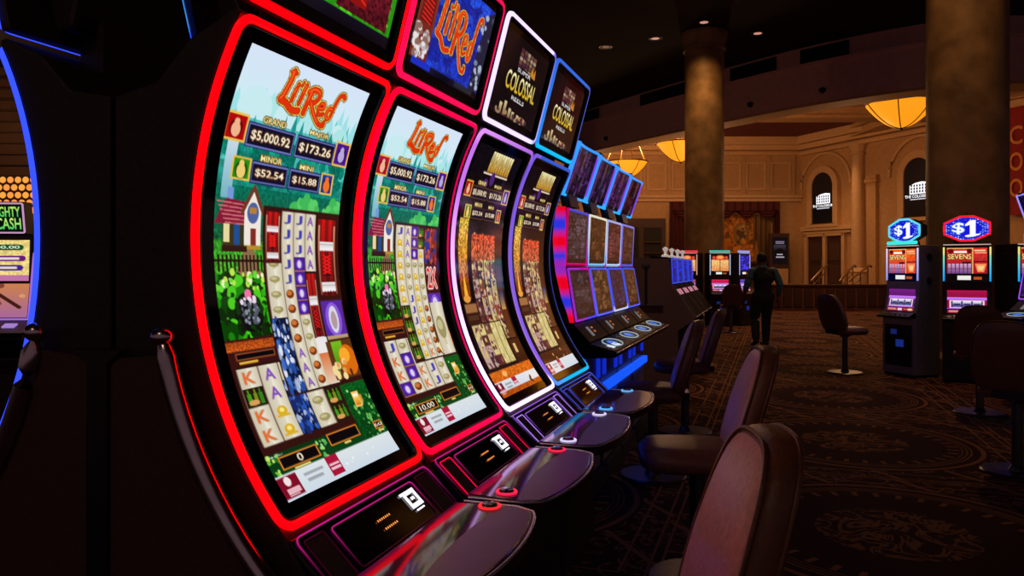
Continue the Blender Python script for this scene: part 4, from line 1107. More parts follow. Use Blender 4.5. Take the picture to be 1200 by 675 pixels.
# ------------------------------------------------------------------ chairs
def back_outline(k=1.):
    o = []
    for i in range(44):
        a = 2 * pi * i / 44; c, s_ = cos(a), sin(a)
        e = 2 / 3.4
        y = abs(c) ** e * (1 if c >= 0 else -1); z = abs(s_) ** e * (1 if s_ >= 0 else -1)
        w = .225 - .035 * max(0, z)
        o.append((y * w * k, z * .27 * k))
    return o
def chair(label, x, y, face, group, lean=.30):
    t = thing('casino_chair', label, 'chair', (x, y, 0), face, group)
    zc = .835
    def L(yy, zz, d):          # d forward of the back's middle plane; the back curves round the sitter and leans
        xx = -.235 + d - lean * (zz) + .25 * yy * yy
        return (xx, yy, zc + zz)
    m = MB(); rings = [(.05, .062), (.45, .060), (.78, .052), (.93, .038), (1., .018), (1.01, -.005), (1., -.030), (.93, -.046), (.6, -.052), (.05, -.052)]
    vs = []
    for k, d in rings: vs += [L(a, b, d) for a, b in back_outline(k)]
    n = 44; fs = [(j * n + i, j * n + (i + 1) % n, (j + 1) * n + (i + 1) % n, (j + 1) * n + i) for j in range(len(rings) - 1) for i in range(n)]
    fs += [tuple(range(n))[::-1], tuple(range(9 * n, 10 * n))]
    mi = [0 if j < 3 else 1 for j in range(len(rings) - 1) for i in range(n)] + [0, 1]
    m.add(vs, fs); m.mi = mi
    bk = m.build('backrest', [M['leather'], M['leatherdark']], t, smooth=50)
    p = MB()
    for k, d in ((.975, .036), (1.0, -.034)): p.tube([L(a, b, d) for a, b in back_outline(k)], .0055, 6, True)
    p.build('piping', M['leatherdark'], bk, smooth=60)
    # seat cushion
    sm = MB(); vs = []; rr = [(.05, .655), (.6, .652), (.88, .640), (.98, .615), (1., .590), (.97, .560), (.85, .545), (.05, .545)]
    for k, z in rr:
        for i in range(40):
            a = 2 * pi * i / 40; c, s_ = cos(a), sin(a); e = 2 / 3.6
            vs.append((.03 + .245 * k * abs(c) ** e * (1 if c >= 0 else -1), .235 * k * abs(s_) ** e * (1 if s_ >= 0 else -1), z))
    n = 40; fs = [(j * n + i, j * n + (i + 1) % n, (j + 1) * n + (i + 1) % n, (j + 1) * n + i) for j in range(7) for i in range(n)] + [tuple(range(n))[::-1], tuple(range(7 * n, 8 * n))]
    sm.add(vs, fs).build('seat', M['leatherdark2'], t, smooth=50)
    MB().box((-.20, 0, .585), (.10, .20, .05)).build('back_bracket', M['black'], t, bevel=.005)
    MB().lathe([(.001, .02), (.225, .022), (.235, .012), (.235, 0), (.001, 0)], n=36).build('base_disc', M['steel'], t, smooth=40)
    MB().lathe([(.06, .02), (.045, .05), (.036, .06), (.036, .50), (.075, .52), (.09, .548), (.001, .548)], n=24).build('pedestal', M['steel'], t, smooth=40)
    return t
M['leatherdark2'] = mat('seat_leather', (.15, .06, .042), .42, scale=60, var=.15, bump=.15)
G7 = 'pedestal chairs in front of the machines'
chair('brown leather chair back closest to the camera, lit pink by the screens', -.305, 1.73, pi + .27, G7)
chair('brown leather chair with its seat in view, just behind the closest chair back', -.335, 3.69, pi + .20, G7)
chair('dark leather chair with blue-lit edge in front of the second bank', -.80, 5.45, pi + .15, G7)
chair('dark leather chair farther along the second bank, below the green-topped machine', -.74, 7.0, pi + .12, G7)
q = plan(4.66, 10.75); chair('dark chair turned sideways at the machine with the cyan-rimmed $1 sign', q[0], q[1], YAW + .34, G7)
q = plan(4.72, 7.75); chair('dark chair seen from behind on a pale disc base before the red-rimmed $1 machine', q[0], q[1], YAW + 1.0, G7)
q = plan(3.62, 5.5); chair('dark chair at the right edge of the picture, half in frame', q[0], q[1], YAW + .75, G7)
q = plan(5.02, 17.6); chair('dark chair left of the walking person near the far column', q[0], q[1], YAW + 1.4, G7)

# ------------------------------------------------------------------ person walking away
def skin_body(name, parts, voxel, m, parent=None, smooth_it=6):
    """parts: list of chains [(x,y,z,r),...]; grown together into one continuous surface"""
    mb = MB()
    for ch in parts:
        pts = [Vector(c[:3]) for c in ch]; rs = [c[3] for c in ch]
        P, R = [], []
        for i in range(len(pts) - 1):
            for k in range(5):
                P.append(pts[i].lerp(pts[i + 1], k / 5)); R.append(rs[i] + (rs[i + 1] - rs[i]) * k / 5)
        P.append(pts[-1]); R.append(rs[-1])
        mb.tube(P, R, 14)
        for p, r in ((P[0], R[0]), (P[-1], R[-1])): mb.ell(p, (r, r, r), 14, 8)
    return mb
def remesh(mb, name, voxel, m, parent, it=5):
    o = mb.build(name, m, None)
    rm = o.modifiers.new('r', 'REMESH'); rm.mode = 'VOXEL'; rm.voxel_size = voxel; rm.use_smooth_shade = True
    sm = o.modifiers.new('s', 'SMOOTH'); sm.iterations = it; sm.factor = .5
    dg = bpy.context.evaluated_depsgraph_get(); dg.update()
    me = bpy.data.meshes.new_from_object(o.evaluated_get(dg)); me.name = name
    bpy.data.objects.remove(o)
    me.materials.clear(); me.materials.append(m)
    me.polygons.foreach_set('use_smooth', [True] * len(me.polygons))
    o = bpy.data.objects.new(name, me); COL.objects.link(o)
    if parent: o.parent = parent
    return o
M['skin'] = mat('skin', (.20, .11, .075), .5, scale=40)
M['hair'] = mat('dark_hair', (.012, .009, .008), .6, scale=90, var=.4)
M['vest'] = mat('navy_waistcoat', (.012, .014, .022), .8, scale=120, bump=.1)
M['trouser'] = mat('black_trousers', (.010, .009, .010), .8, scale=120, bump=.1)
M['sleeve'] = mat('blue_shirt', (.075, .22, .34), .7, scale=120, bump=.1)
M['shoe'] = mat('black_shoes', (.01, .01, .01), .3)
# skeleton, x right, y away from the camera, z up
HIP = (0, 0, .93); SH = 1.43
LH, RH = (-.09, -.01, .92), (.09, .01, .92)
RK, RA = (.085, .06, .50), (.06, .02, .09)            # standing leg
LK, LA = (-.12, .05, .52), (-.21, -.20, .15)          # trailing leg, heel lifted
LS, RS = (-.195, .0, 1.42), (.195, -.02, 1.42)
LE, LW = (-.265, .03, 1.14), (-.215, .22, 1.00)       # left forearm carried forward
RE, RW = (.275, -.06, 1.15), (.285, .04, .92)
def fingers(w, d, side):
    """five short bent chains from a palm at the wrist w pointing along d"""
    w, d = Vector(w), Vector(d).normalized(); s_ = d.cross(Vector((0, 0, 1))).normalized()
    if abs(d.z) > .8: s_ = Vector((0, 1, 0))
    n = d.cross(s_).normalized(); ch = []
    pc_ = w + d * .045
    ch.append([tuple(w) + (.026,), tuple(pc_) + (.034,), tuple(w + d * .085) + (.030,)])
    for k, ln in enumerate((.070, .082, .078, .060)):
        b = w + d * .085 + s_ * (-.030 + .020 * k); m1 = b + d * ln * .55 + n * .006; e = m1 + d * ln * .40 + n * .024
        ch.append([tuple(b) + (.0095,), tuple(m1) + (.0085,), tuple(e) + (.0075,)])
    b = w + d * .025 - s_ * .028; m1 = b + d * .035 - s_ * .022; e = m1 + d * .030 + n * .008
    ch.append([tuple(b) + (.012,), tuple(m1) + (.0105,), tuple(e) + (.009,)])
    return ch
HD = Vector((-.01, .03, 1.64))
body = skin_body('b', [
    [(0, 0, .90, .13), (0, .0, 1.05, .125), (0, .005, 1.22, .135), (0, .0, 1.36, .125), (0, .005, 1.45, .075), (0, .015, 1.52, .058), tuple(HD - Vector((0, .01, .06))) + (.062,)],
    [(-.10, 0, 1.37, .10), (.10, 0, 1.37, .10)], [(-.07, 0, .93, .11), (.07, 0, .93, .11)],
    [(0, 0, 1.42, .06), LS + (.062,), LE + (.042,), LW + (.027,)], [(0, 0, 1.42, .06), RS + (.062,), RE + (.042,), RW + (.027,)],
    [LH + (.095,), LK + (.058,), LA + (.040,)], [RH + (.095,), RK + (.058,), RA + (.040,)],
    [RA + (.04,), (.065, .11, .035, .030), (.065, .16, .028, .024)], [LA + (.04,), (-.21, -.11, .045, .030), (-.21, -.07, .022, .022)],
] + fingers(LW, (.25, .75, -.2), -1) + fingers(RW, (.0, .15, -1), 1), .0055, M['skin'])
body.ell(tuple(HD), (.076, .095, .118), 20, 14); body.ell(tuple(HD + Vector((0, .035, -.055))), (.055, .062, .06), 16, 10)
body.ell(tuple(HD + Vector((0, .10, -.015))), (.014, .022, .022), 10, 8)
for s_ in (-1, 1):
    body.ell(tuple(HD + Vector((s_ * .078, -.005, -.01))), (.012, .022, .034), 10, 8)
    body.ell(tuple(HD + Vector((s_ * .032, .082, .015))), (.014, .012, .010), 10, 8)
body.ell(tuple(HD + Vector((0, .088, -.062))), (.026, .012, .010), 10, 8)
pw = plan((894 - 600) / 900 * 14.6, 14.6)
pr = thing('person', 'person in a blue shirt and dark waistcoat walking away across the carpet', 'person', (pw[0], pw[1], 0), YAW + .15); pr.scale = (1.16, 1.1, 1.0)
remesh(body, 'body', .0065, M['skin'], pr, 4)
cl = skin_body('v', [[(-.05, 0, .90, .142), (.05, 0, .90, .142)], [(0, 0, .93, .150), (0, 0, 1.06, .140), (0, .005, 1.22, .150), (0, 0, 1.36, .138), (0, .0, 1.43, .09)], [(-.11, 0, 1.37, .112), (.11, 0, 1.37, .112)], [(-.06, -.03, 1.28, .12), (.06, -.03, 1.28, .12)]], .01, M['vest'])
remesh(cl, 'waistcoat', .010, M['vest'], pr, 5)
for a, b, c in ((LS, LE, LW), (RS, RE, RW)):
    mid = tuple(Vector(b).lerp(Vector(c), .72))
    remesh(skin_body('s', [[tuple(Vector(a).lerp(Vector((0, 0, 1.40)), .15)) + (.074,), tuple(Vector(a).lerp(Vector(b), .5)) + (.066,), b + (.056,), mid + (.042,)]], .01, M['sleeve']), 'shirt_sleeve', .009, M['sleeve'], pr, 4)
remesh(skin_body('c', [[(0, .005, 1.465, .078), (0, .012, 1.495, .068)]], .006, M['sleeve']), 'shirt_collar', .006, M['sleeve'], pr, 2)
tr = skin_body('t', [[(-.07, 0, .94, .125), (.07, 0, .94, .125)], [LH + (.112,), LK + (.078,), tuple(Vector(LA) + Vector((0, .01, .02))) + (.062,)], [RH + (.112,), RK + (.078,), tuple(Vector(RA) + Vector((0, 0, .02))) + (.062,)]], .01, M['trouser'])
remesh(tr, 'trousers', .010, M['trouser'], pr, 5)
remesh(skin_body('s', [[(.06, -.01, .045, .042), (.065, .10, .042, .040), (.068, .19, .034, .032)]], .008, M['shoe']), 'shoe', .008, M['shoe'], pr, 3)
remesh(skin_body('s', [[(-.21, -.215, .115, .042), (-.21, -.13, .062, .040), (-.21, -.05, .034, .032)]], .008, M['shoe']), 'shoe', .008, M['shoe'], pr, 3)
hr = MB(); hr.ell(tuple(HD + Vector((0, -.014, .022))), (.083, .096, .110), 20, 14)
remesh(hr, 'hair', .008, M['hair'], pr, 3)
# ------------------------------------------------------------------ the hall and the rotunda beyond
RZ = Matrix.Rotation(YAW, 4, 'Z')
class PM(MB):
    """same builder, written in rotunda plan axes"""
    def build(s, *a, **k): s.xf(RZ); return MB.build(s, *a, **k)

# --- carpet: dark maroon with ringed medallions, bands and scrolls
def carpet():
    m = bpy.data.materials.new('patterned_carpet'); m.use_nodes = True; nt = m.node_tree; N = nt.nodes; L = nt.links
    b = N['Principled BSDF']; b.inputs['Roughness'].default_value = .9; b.inputs['Specular IOR Level'].default_value = .15
    tc = N.new('ShaderNodeTexCoord'); sp = N.new('ShaderNodeSeparateXYZ'); L.new(tc.outputs['Object'], sp.inputs[0])
    def mt(op, a, b_=None, c=None):
        n = N.new('ShaderNodeMath'); n.operation = op
        for i, v in enumerate((a, b_, c)):
            if v is None: continue
            if isinstance(v, (int, float)): n.inputs[i].default_value = v
            else: L.new(v, n.inputs[i])
        return n.outputs[0]
    def band(v, lo, hi): return mt('MULTIPLY', mt('GREATER_THAN', v, lo), mt('LESS_THAN', v, hi))
    def mx(*v):
        o = v[0]
        for q in v[1:]: o = mt('MAXIMUM', o, q)
        return o
    T = 2.4
    X = mt('SUBTRACT', mt('FLOORED_MODULO', mt('ADD', sp.outputs[0], -.65 + T / 2 + 24), T), T / 2)
    Y = mt('SUBTRACT', mt('FLOORED_MODULO', mt('ADD', sp.outputs[1], -4.72 + T / 2 + 24), T), T / 2)
    r = mt('SQRT', mt('ADD', mt('MULTIPLY', X, X), mt('MULTIPLY', Y, Y)))
    aX, aY = mt('ABSOLUTE', X), mt('ABSOLUTE', Y)
    nz = N.new('ShaderNodeTexNoise'); nz.inputs['Scale'].default_value = 4.2; nz.inputs['Detail'].default_value = 4; nz.inputs['Distortion'].default_value = 2.2
    L.new(tc.outputs['Object'], nz.inputs['Vector'])
    n2 = N.new('ShaderNodeTexNoise'); n2.inputs['Scale'].default_value = 90; L.new(tc.outputs['Object'], n2.inputs['Vector'])
    rings = mx(band(r, .93, .965), band(r, .86, .872), band(r, .83, .84), band(r, .80, .808), mt('MULTIPLY', band(r, .70, .78), band(mt('FLOORED_MODULO', mt('MULTIPLY', mt('ARCTAN2', Y, X), 5.73), 1.0), .0, .25)))
    scroll = mt('MULTIPLY', mt('MULTIPLY', mt('LESS_THAN', r, .42), mt('GREATER_THAN', r, .05)), band(nz.outputs['Fac'], .47, .56))
    out = mt('GREATER_THAN', r, .99)
    edge = mt('MAXIMUM', aX, aY)
    bands = mt('MULTIPLY', out, mx(band(edge, 1.035, 1.05), band(edge, 1.165, 1.18), band(mt('FLOORED_MODULO', mt('ADD', mt('ADD', X, mt('MULTIPLY', Y, .8)), 20), .62), 0, .045), mt('MULTIPLY', band(nz.outputs['Fac'], .55, .60), .8)))
    f = mt('MAXIMUM', mt('MULTIPLY', mx(rings, mt('MULTIPLY', scroll, .8)), mt('LESS_THAN', r, .99)), bands)
    f = mt('MULTIPLY', f, mt('ADD', .45, n2.outputs['Fac']))
    base = N.new('ShaderNodeMixRGB'); base.inputs[1].default_value = (.022, .005, .004, 1); base.inputs[2].default_value = (.055, .012, .007, 1)
    L.new(nz.outputs['Fac'], base.inputs[0])
    c = N.new('ShaderNodeMixRGB'); c.inputs[2].default_value = (.30, .13, .055, 1); L.new(base.outputs[0], c.inputs[1]); L.new(f, c.inputs[0]); L.new(c.outputs[0], b.inputs['Base Color'])
    bp = N.new('ShaderNodeBump'); bp.inputs['Strength'].default_value = .3; bp.inputs['Distance'].default_value = .004; L.new(n2.outputs['Fac'], bp.inputs['Height']); L.new(bp.outputs['Normal'], b.inputs['Normal'])
    return m
fl = MB().add([(-34, -8, 0), (30, -8, 0), (30, 62, 0), (-34, 62, 0)], [(0, 1, 2, 3)]).build('floor', carpet())
tag(fl, 'dark maroon carpet with tan ringed medallions and bands', 'floor', kind='structure')

M['hallceil'] = mat('dark_ceiling', (.012, .008, .008), .9, scale=3)
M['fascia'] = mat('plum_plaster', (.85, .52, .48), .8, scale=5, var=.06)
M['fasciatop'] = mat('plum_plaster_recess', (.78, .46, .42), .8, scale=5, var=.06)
M['cream'] = mat('ochre_plaster', (.50, .30, .13), .75, scale=6, var=.08)
M['creamtrim'] = mat('pale_ochre_moulding', (.62, .40, .20), .7, scale=6, var=.06)
M['redceil'] = mat('deep_red_ceiling', (.14, .02, .018), .8, scale=3)
M['stone'] = mat('brown_stone', (.34, .19, .07), .55, scale=3.2, var=.35)
M['darkwood'] = mat('dark_wood', (.05, .02, .012), .5, scale=30, var=.3)
M['curtain'] = mat('red_velvet', (.07, .006, .008), .85, scale=40)
M['fascia2'] = mat('brown_panel_wall', (.16, .07, .04), .6, scale=20)
M['banner'] = mat('red_banner_cloth', (.30, .012, .012), .8, scale=20)
M['bannerletter'] = mat('orange_letter_cloth', (.75, .28, .06), .7)
M['posterm'] = attr_emit('poster_display', .55, .2, .4)
M['leftwall'] = mat('dim_brown_wall', (.12, .06, .035), .8, scale=3)
M['lattice'] = attr_emit('lattice_light', 1.0, .4, .3)
M['brass'] = mat('brass', (.45, .28, .10), .3, 1.)

ARC = spline([(-6, 48.5), (-3, 41.5), (0, 35.7), (2.7, 30.8), (5.7, 25.6), (8.16, 21.9), (10.46, 19.7), (12.4, 19.0), (15, 19.4), (19, 21.5), (24, 26)])
def offs(path, d):
    o = []
    for i, p in enumerate(path):
        a, b = path[max(0, i - 1)], path[min(len(path) - 1, i + 1)]
        t = Vector((b[0] - a[0], b[1] - a[1])).normalized(); o.append((p[0] - t.y * d, p[1] + t.x * d))
    return o
def wallstrip(path, z0, z1, th, d0=0):
    a, b = offs(path, d0), offs(path, d0 + th); n = len(path); m = PM()
    vs = [(p[0], p[1], z) for z in (z0, z1) for q in (a, b) for p in q]
    fs = []
    for i in range(n - 1):
        fs += [(i, i + 1, 2 * n + i + 1, 2 * n + i), (n + i, 3 * n + i, 3 * n + i + 1, n + i + 1), (i, n + i, n + i + 1, i + 1), (2 * n + i, 2 * n + i + 1, 3 * n + i + 1, 3 * n + i)]
    fs += [(0, 2 * n, 3 * n, n), (n - 1, 2 * n - 1, 4 * n - 1, 3 * n - 1)]
    return m.add(vs, fs)
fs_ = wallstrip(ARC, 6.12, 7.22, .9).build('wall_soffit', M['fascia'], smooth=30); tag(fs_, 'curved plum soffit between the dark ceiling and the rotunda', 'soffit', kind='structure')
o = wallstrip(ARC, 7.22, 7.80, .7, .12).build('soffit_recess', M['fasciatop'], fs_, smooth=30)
o = wallstrip(ARC, 7.19, 7.25, .08, -.06).build('soffit_ledge', M['fascia'], fs_, smooth=30)
o = wallstrip(ARC, 6.05, 6.13, .84, .04).build('soffit_lip', M['creamtrim'], fs_, smooth=30)
vt = offs(ARC, .10)
for i in (28, 36, 44, 50):
    a, b = vt[i], vt[i + 4]
    m = PM(); m.add([(a[0], a[1], 7.30), (b[0], b[1], 7.30), (b[0], b[1], 7.70), (a[0], a[1], 7.70)], [(0, 1, 2, 3)])
    for k in range(6):
        z = 7.33 + k * .065
        m.add([(a[0] - .03, a[1] - .03, z), (b[0] - .03, b[1] - .03, z), (b[0], b[1], z + .03), (a[0], a[1], z + .03)], [(0, 1, 2, 3)])
    m.build('vent_grille', M['blackrough'], fs_)
n = len(ARC)
poly = [(p[0], p[1]) for p in offs(ARC, .3)] + [(32, 26), (32, -8), (-34, -8), (-34, 48.5)]
m = PM().add([(a, b, 7.76) for a, b in poly], [tuple(range(len(poly)))]); ce = m.build('ceiling', M['hallceil']); tag(ce, 'black hall ceiling with small recessed lights', 'ceiling', kind='structure')
for i, (px_, py_) in enumerate(((825, 26), (768, 45), (888, 39), (710, 55))):
    D = (7.76 - CAM_H) * 900 / (314.5 - py_); X = (px_ - 600) / 900 * D; w = plan(X, D)
    t = thing('ceiling_light', ['small recessed ceiling light directly above the far column', 'small recessed ceiling light left of the far column', 'small recessed ceiling light right of the far column', 'dim recessed ceiling light nearest the blue machine tops'][i], 'light', (w[0], w[1], 7.75), 0, 'recessed lights in the hall ceiling')
    MB().lathe([(.17, .018), (.20, .0), (.17, -.006), (.13, .010)], n=28).build('trim_ring', M['steel'], t, smooth=40)
    MB().add([(.11 * cos(2 * pi * k / 24), .11 * sin(2 * pi * k / 24), .004) for k in range(24)], [tuple(range(24))], 0, (.62, .27, .20) if i < 3 else (.14, .06, .05)).build('lamp_lens', M['ledsoft'], t, art=True)
# dome cameras on the soffit
for lb, k in (('small black dome camera on the soffit left of the far column', 33), ('small black dome camera on the soffit between the columns', 46), ('small black dome camera on the soffit beside the nearest pendant lamp', 52)):
    p = offs(ARC, -.02)[k]; w = plan(*p)
    t = thing('dome_camera', lb, 'camera', (w[0], w[1], 6.42), 0, 'dome cameras on the soffit')
    MB().lathe([(.001, -.10), (.07, -.07), (.10, 0), (.11, .03), (.001, .03)], n=20).build('dome', M['gloss'], t, smooth=60)
    MB().box((.0, .06, .05), (.10, .16, .04)).build('bracket', M['blackrough'], t)

# rotunda shell
rc = PM().add([(-20, 18, 8.62), (32, 18, 8.62), (32, 50, 8.62), (-20, 50, 8.62)], [(0, 1, 2, 3)]).build('ceiling_rotunda', M['redceil']); tag(rc, 'deep red ceiling of the rotunda', 'ceiling', kind='structure')
for q0, q1, z0, z1, w in (((3.0, 33.5), (26, 33.5), 7.95, 8.62, .8), ((17.5, 20), (17.5, 44), 8.05, 8.62, .8)):
    d = Vector((q1[0] - q0[0], q1[1] - q0[1])).normalized(); L_ = math.dist(q0, q1)
    m = PM(); a = atan2(d.y, d.x); c = ((q0[0] + q1[0]) / 2, (q0[1] + q1[1]) / 2)
    m.box((c[0], c[1], (z0 + z1) / 2), (L_, w, z1 - z0), a); m.box((c[0], c[1], z0 + .05), (L_, w + .3, .12), a); m.box((c[0], c[1], z1 - .10), (L_, w + .5, .2), a)
    tag(m.build('trim_1' if w and d.x > .5 else 'trim_2', M['cream']), 'moulded ochre ceiling beam in the rotunda', 'beam', kind='structure')
# back wall
CX, CD = 15.9, 42.2
bw = PM().box(((CX - 14) / 2, CD + .15, 4.3), (CX + 14, .3, 8.64)).build('wall_back', M['cream']); tag(bw, 'panelled ochre back wall of the rotunda', 'wall', kind='structure')
m = PM(); cx_ = (CX - 14) / 2
m.box((cx_, CD - .25, 8.40), (CX + 14, .6, .45)); m.box((cx_, CD - .15, 8.05), (CX + 14, .4, .25)); m.box((cx_, CD - .08, 7.75), (CX + 14, .2, .15)); m.build('cornice', M['creamtrim'], bw)
m = PM(); m.box((cx_, CD - .08, 5.40), (CX + 14, .25, .14)); m.box((cx_, CD - .05, 5.22), (CX + 14, .15, .16)); m.build('string_course', M['creamtrim'], bw)
for i in range(8):
    x0 = 14.75 - i * 1.36; m = PM()
    for c, s_ in (((x0, 7.25), (1.0, .09)), ((x0, 5.80), (1.0, .09)), ((x0 - .5, 6.52), (.09, 1.5)), ((x0 + .5, 6.52), (.09, 1.5))): m.box((c[0], CD - .03, c[1]), (s_[0], .09, s_[1]))
    m.build('panel_moulding', M['creamtrim'], bw, bevel=.01)
for i in range(9):
    PM().box((15.43 - i * 1.36, CD - .03, 6.55), (.22, .07, 2.2)).build('wall_pilaster', M['cream'], bw)
# dark shop fronts low on the wall
sf_ = thing('shop_front', 'dark timber shop front low on the back wall left of the far column', 'shop front', plan(7.15, CD) + (0,), YAW)
MB().box((0, -.10, 2.1), (2.5, .2, 4.2)).build('board', M['darkwood'], sf_)
for x in (-.7, .55): MB().box((x, -.23, 2.6), (.95, .05, 2.2)).build('dark_panel', M['blackrough'], sf_); MB().box((x, -.25, 3.75), (1.05, .06, .12)).build('lintel', M['brownpanel'], sf_)
for z in (2.3, 2.9): MB().box((.55, -.30, z), (.95, .15, .05)).build('shelf', M['brownpanel'], sf_)
# curtained stage with a painted panel
st = thing('curtained_alcove', 'alcove with red swag curtains and golden painted panel on the back wall', 'alcove', plan(11.6, CD) + (0,), YAW)
MB().box((0, -.06, 2.6), (5.9, .12, 5.1)).build('backing', M['darkwood'], st)
M['mural'] = attr_emit('painted_panel', 0., .6, .3)
_nt = M['mural'].node_tree; _nt.links.new([q for q in _nt.nodes if q.type == 'ATTRIBUTE'][0].outputs['Color'], _nt.nodes['Principled BSDF'].inputs['Base Color'])
put_mesh('painted_panel', mural_art().mesh('painted_panel', lambda a, t_: Vector((-.1 + 2.75 * a, -.16, 4.55 - 2.7 * t_)), M['mural']), st)
m = MB()
for c, s_ in (((1.27, 4.62), (3.0, .14)), ((1.27, 1.78), (3.0, .14)), ((-.17, 3.2), (.14, 2.9)), ((2.72, 3.2), (.14, 2.9))): m.box((c[0], -.17, c[1]), (s_[0], .12, s_[1]))
m.build('panel_frame', M['darkwood'], st, bevel=.01)
def curtain(x0, x1, z0, z1, folds, y=-.30):
    m = MB(); n = folds * 8; vs = []
    for z in (z0, z1):
        for i in range(n + 1):
            x = x0 + (x1 - x0) * i / n; vs.append((x, y - .06 * cos(2 * pi * folds * i / n), z))
    for z in (z0, z1):
        for i in range(n + 1):
            x = x0 + (x1 - x0) * i / n; vs.append((x, y + .04 - .06 * cos(2 * pi * folds * i / n), z))
    k = n + 1
    return m.add(vs, [(i, i + 1, k + i + 1, k + i) for i in range(n)] + [(2 * k + i, 2 * k + i + 1, 3 * k + i + 1, 3 * k + i) for i in range(n)] + [(i, i + 1, 2 * k + i + 1, 2 * k + i) for i in range(n)])
curtain(-2.95, 3.0, 4.55, 5.12, 14).build('pelmet', M['curtain'], st, smooth=60)
for x0, x1 in ((-2.95, -2.2), (2.72, 3.0)): curtain(x0, x1, .2, 4.7, 4).build('side_curtain', M['curtain'], st, smooth=60)
for i in range(5):
    x = -2.3 + i * 1.15; m = MB(); vs = []
    for j in range(9):
        for k in range(13):
            a = -1 + k / 6; vs.append((x + a * .55, -.38 - .05 * cos(j * 2.2), 4.62 - (.02 + j / 8 * .42) * (1 - a * a)))
    m.add(vs, [(j * 13 + k, j * 13 + k + 1, (j + 1) * 13 + k + 1, (j + 1) * 13 + k) for j in range(8) for k in range(12)]).build('swag', M['curtain'], st, smooth=60)
for z in (2.2, 3.0, 3.5): MB().box((-1.6, -.2, z), (1.1, .2, .06)).build('shelf', M['darkwood'], st)
for i in range(4): MB().lathe([(.09, 0), (.11, .2), (.05, .34), (.05, .44), (.0, .45)], (-2.0 + i * .27, -.22, 3.53 if i % 2 else 3.03), 12).build('vase', M['cream'], st, smooth=50)

# side wall with arches: s along the wall, o out of it
WD = Vector((.37, -.93)).normalized(); WN = Vector((-WD.y, WD.x)); 
if WN.dot(Vector((-1, -1))) < 0: WN = -WN
class WM(PM):
    def build(s, *a, **k):
        s.v = [(CX + WD.x * p[0] + WN.x * p[1], CD + WD.y * p[0] + WN.y * p[1], p[2]) for p in s.v]; return PM.build(s, *a, **k)
def wall_empty(name, label, cat, s_, z=0, group=None):
    p = plan(CX + WD.x * s_, CD + WD.y * s_); return thing(name, label, cat, (p[0], p[1], z), YAW + atan2(WD.y, WD.x), group)
# local axes of wall_empty: x along the wall, y = left of it (behind when negative out)
OUT = 1 if Vector((-WD.y, WD.x)).dot(WN) > 0 else -1
sw = WM().box((12, -.15, 4.3), (25, .3, 8.64)).build('wall_right', M['cream']); tag(sw, 'ochre side wall of the rotunda with arches and half columns', 'wall', kind='structure')
m = WM(); m.box((12, .3, 8.42), (25, .6, .42)); m.box((12, .2, 8.05), (25, .4, .28)); m.box((12, .1, 7.72), (25, .2, .16)); m.build('cornice', M['creamtrim'], sw)
m = WM(); m.box((2.0, .14, 3.58), (3.6, .28, .22)); m.box((2.0, .10, 3.36), (3.3, .2, .14)); m.build('door_cornice', M['creamtrim'], sw)
def arch_pts(w, z0, z1, n=14):
    r = w / 2; o = [(-r, z0)]
    for i in range(n + 1): a = pi - pi * i / n; o.append((r * cos(a), z1 - r + r * sin(a)))
    return o + [(r, z0)]
M['sign'] = attr_emit('lit_sign', 1.5, .2, .4)
ME_COL = None
for i, (s0, lb) in enumerate(((1.78, 'black arched sign with white arcade emblem and lettering, far one above the dark doors'), (7.62, 'black arched sign with white arcade emblem and lettering, nearer one beside the half column'))):
    t = wall_empty('arched_sign', lb, 'sign', s0, 0, 'arched signs on the rotunda wall')
    ap = arch_pts(1.5, 3.86, 6.52)
    MB().prism(ap, OUT * .02, OUT * .20).build('sign_panel', M['gloss'], t)
    A = colosseum_art() if i == 0 else A
    def f(a, v):
        z = 6.52 - 2.66 * v; x = (-.75 + 1.5 * a)
        lim = .75 if z < 5.77 else sqrt(max(1e-4, .75 ** 2 - (z - 5.77) ** 2))
        return Vector((max(-lim, min(lim, x)), OUT * .204, z))
    put_mesh('sign_face', A.mesh('sign_face', f, M['sign']), t)
    m = MB(); big, sm = arch_pts(2.15, 3.75, 6.86), arch_pts(1.5, 3.86, 6.52); k = len(big)
    for d in (0, .28):
        m.v += [(p[0], OUT * d, p[1]) for p in big] + [(p[0], OUT * d, p[1]) for p in sm]
    m.c = [(1, 1, 1)] * len(m.v)
    for j in range(k - 1):
        m.f += [(j, j + 1, k + j + 1, k + j), (2 * k + j, 2 * k + j + 1, 3 * k + j + 1, 3 * k + j), (j, j + 1, 2 * k + j + 1, 2 * k + j), (k + j, k + j + 1, 3 * k + j + 1, 3 * k + j)]
    m.f += [(0, k, 3 * k, 2 * k), (k - 1, 2 * k - 1, 4 * k - 1, 3 * k - 1)]; m.mi = [0] * len(m.f)
    m.build('arch_moulding', M['creamtrim'], t)
    MB().box((0, OUT * .16, 3.72), (2.3, .34, .16)).build('sill', M['creamtrim'], t)
    m = MB(); o1 = arch_pts(3.5, 5.6, 7.55); 
    m.tube([(p[0], OUT * .05, p[1]) for p in o1[1:-1]], .09, 8).build('outer_arch', M['creamtrim'], t, smooth=50)
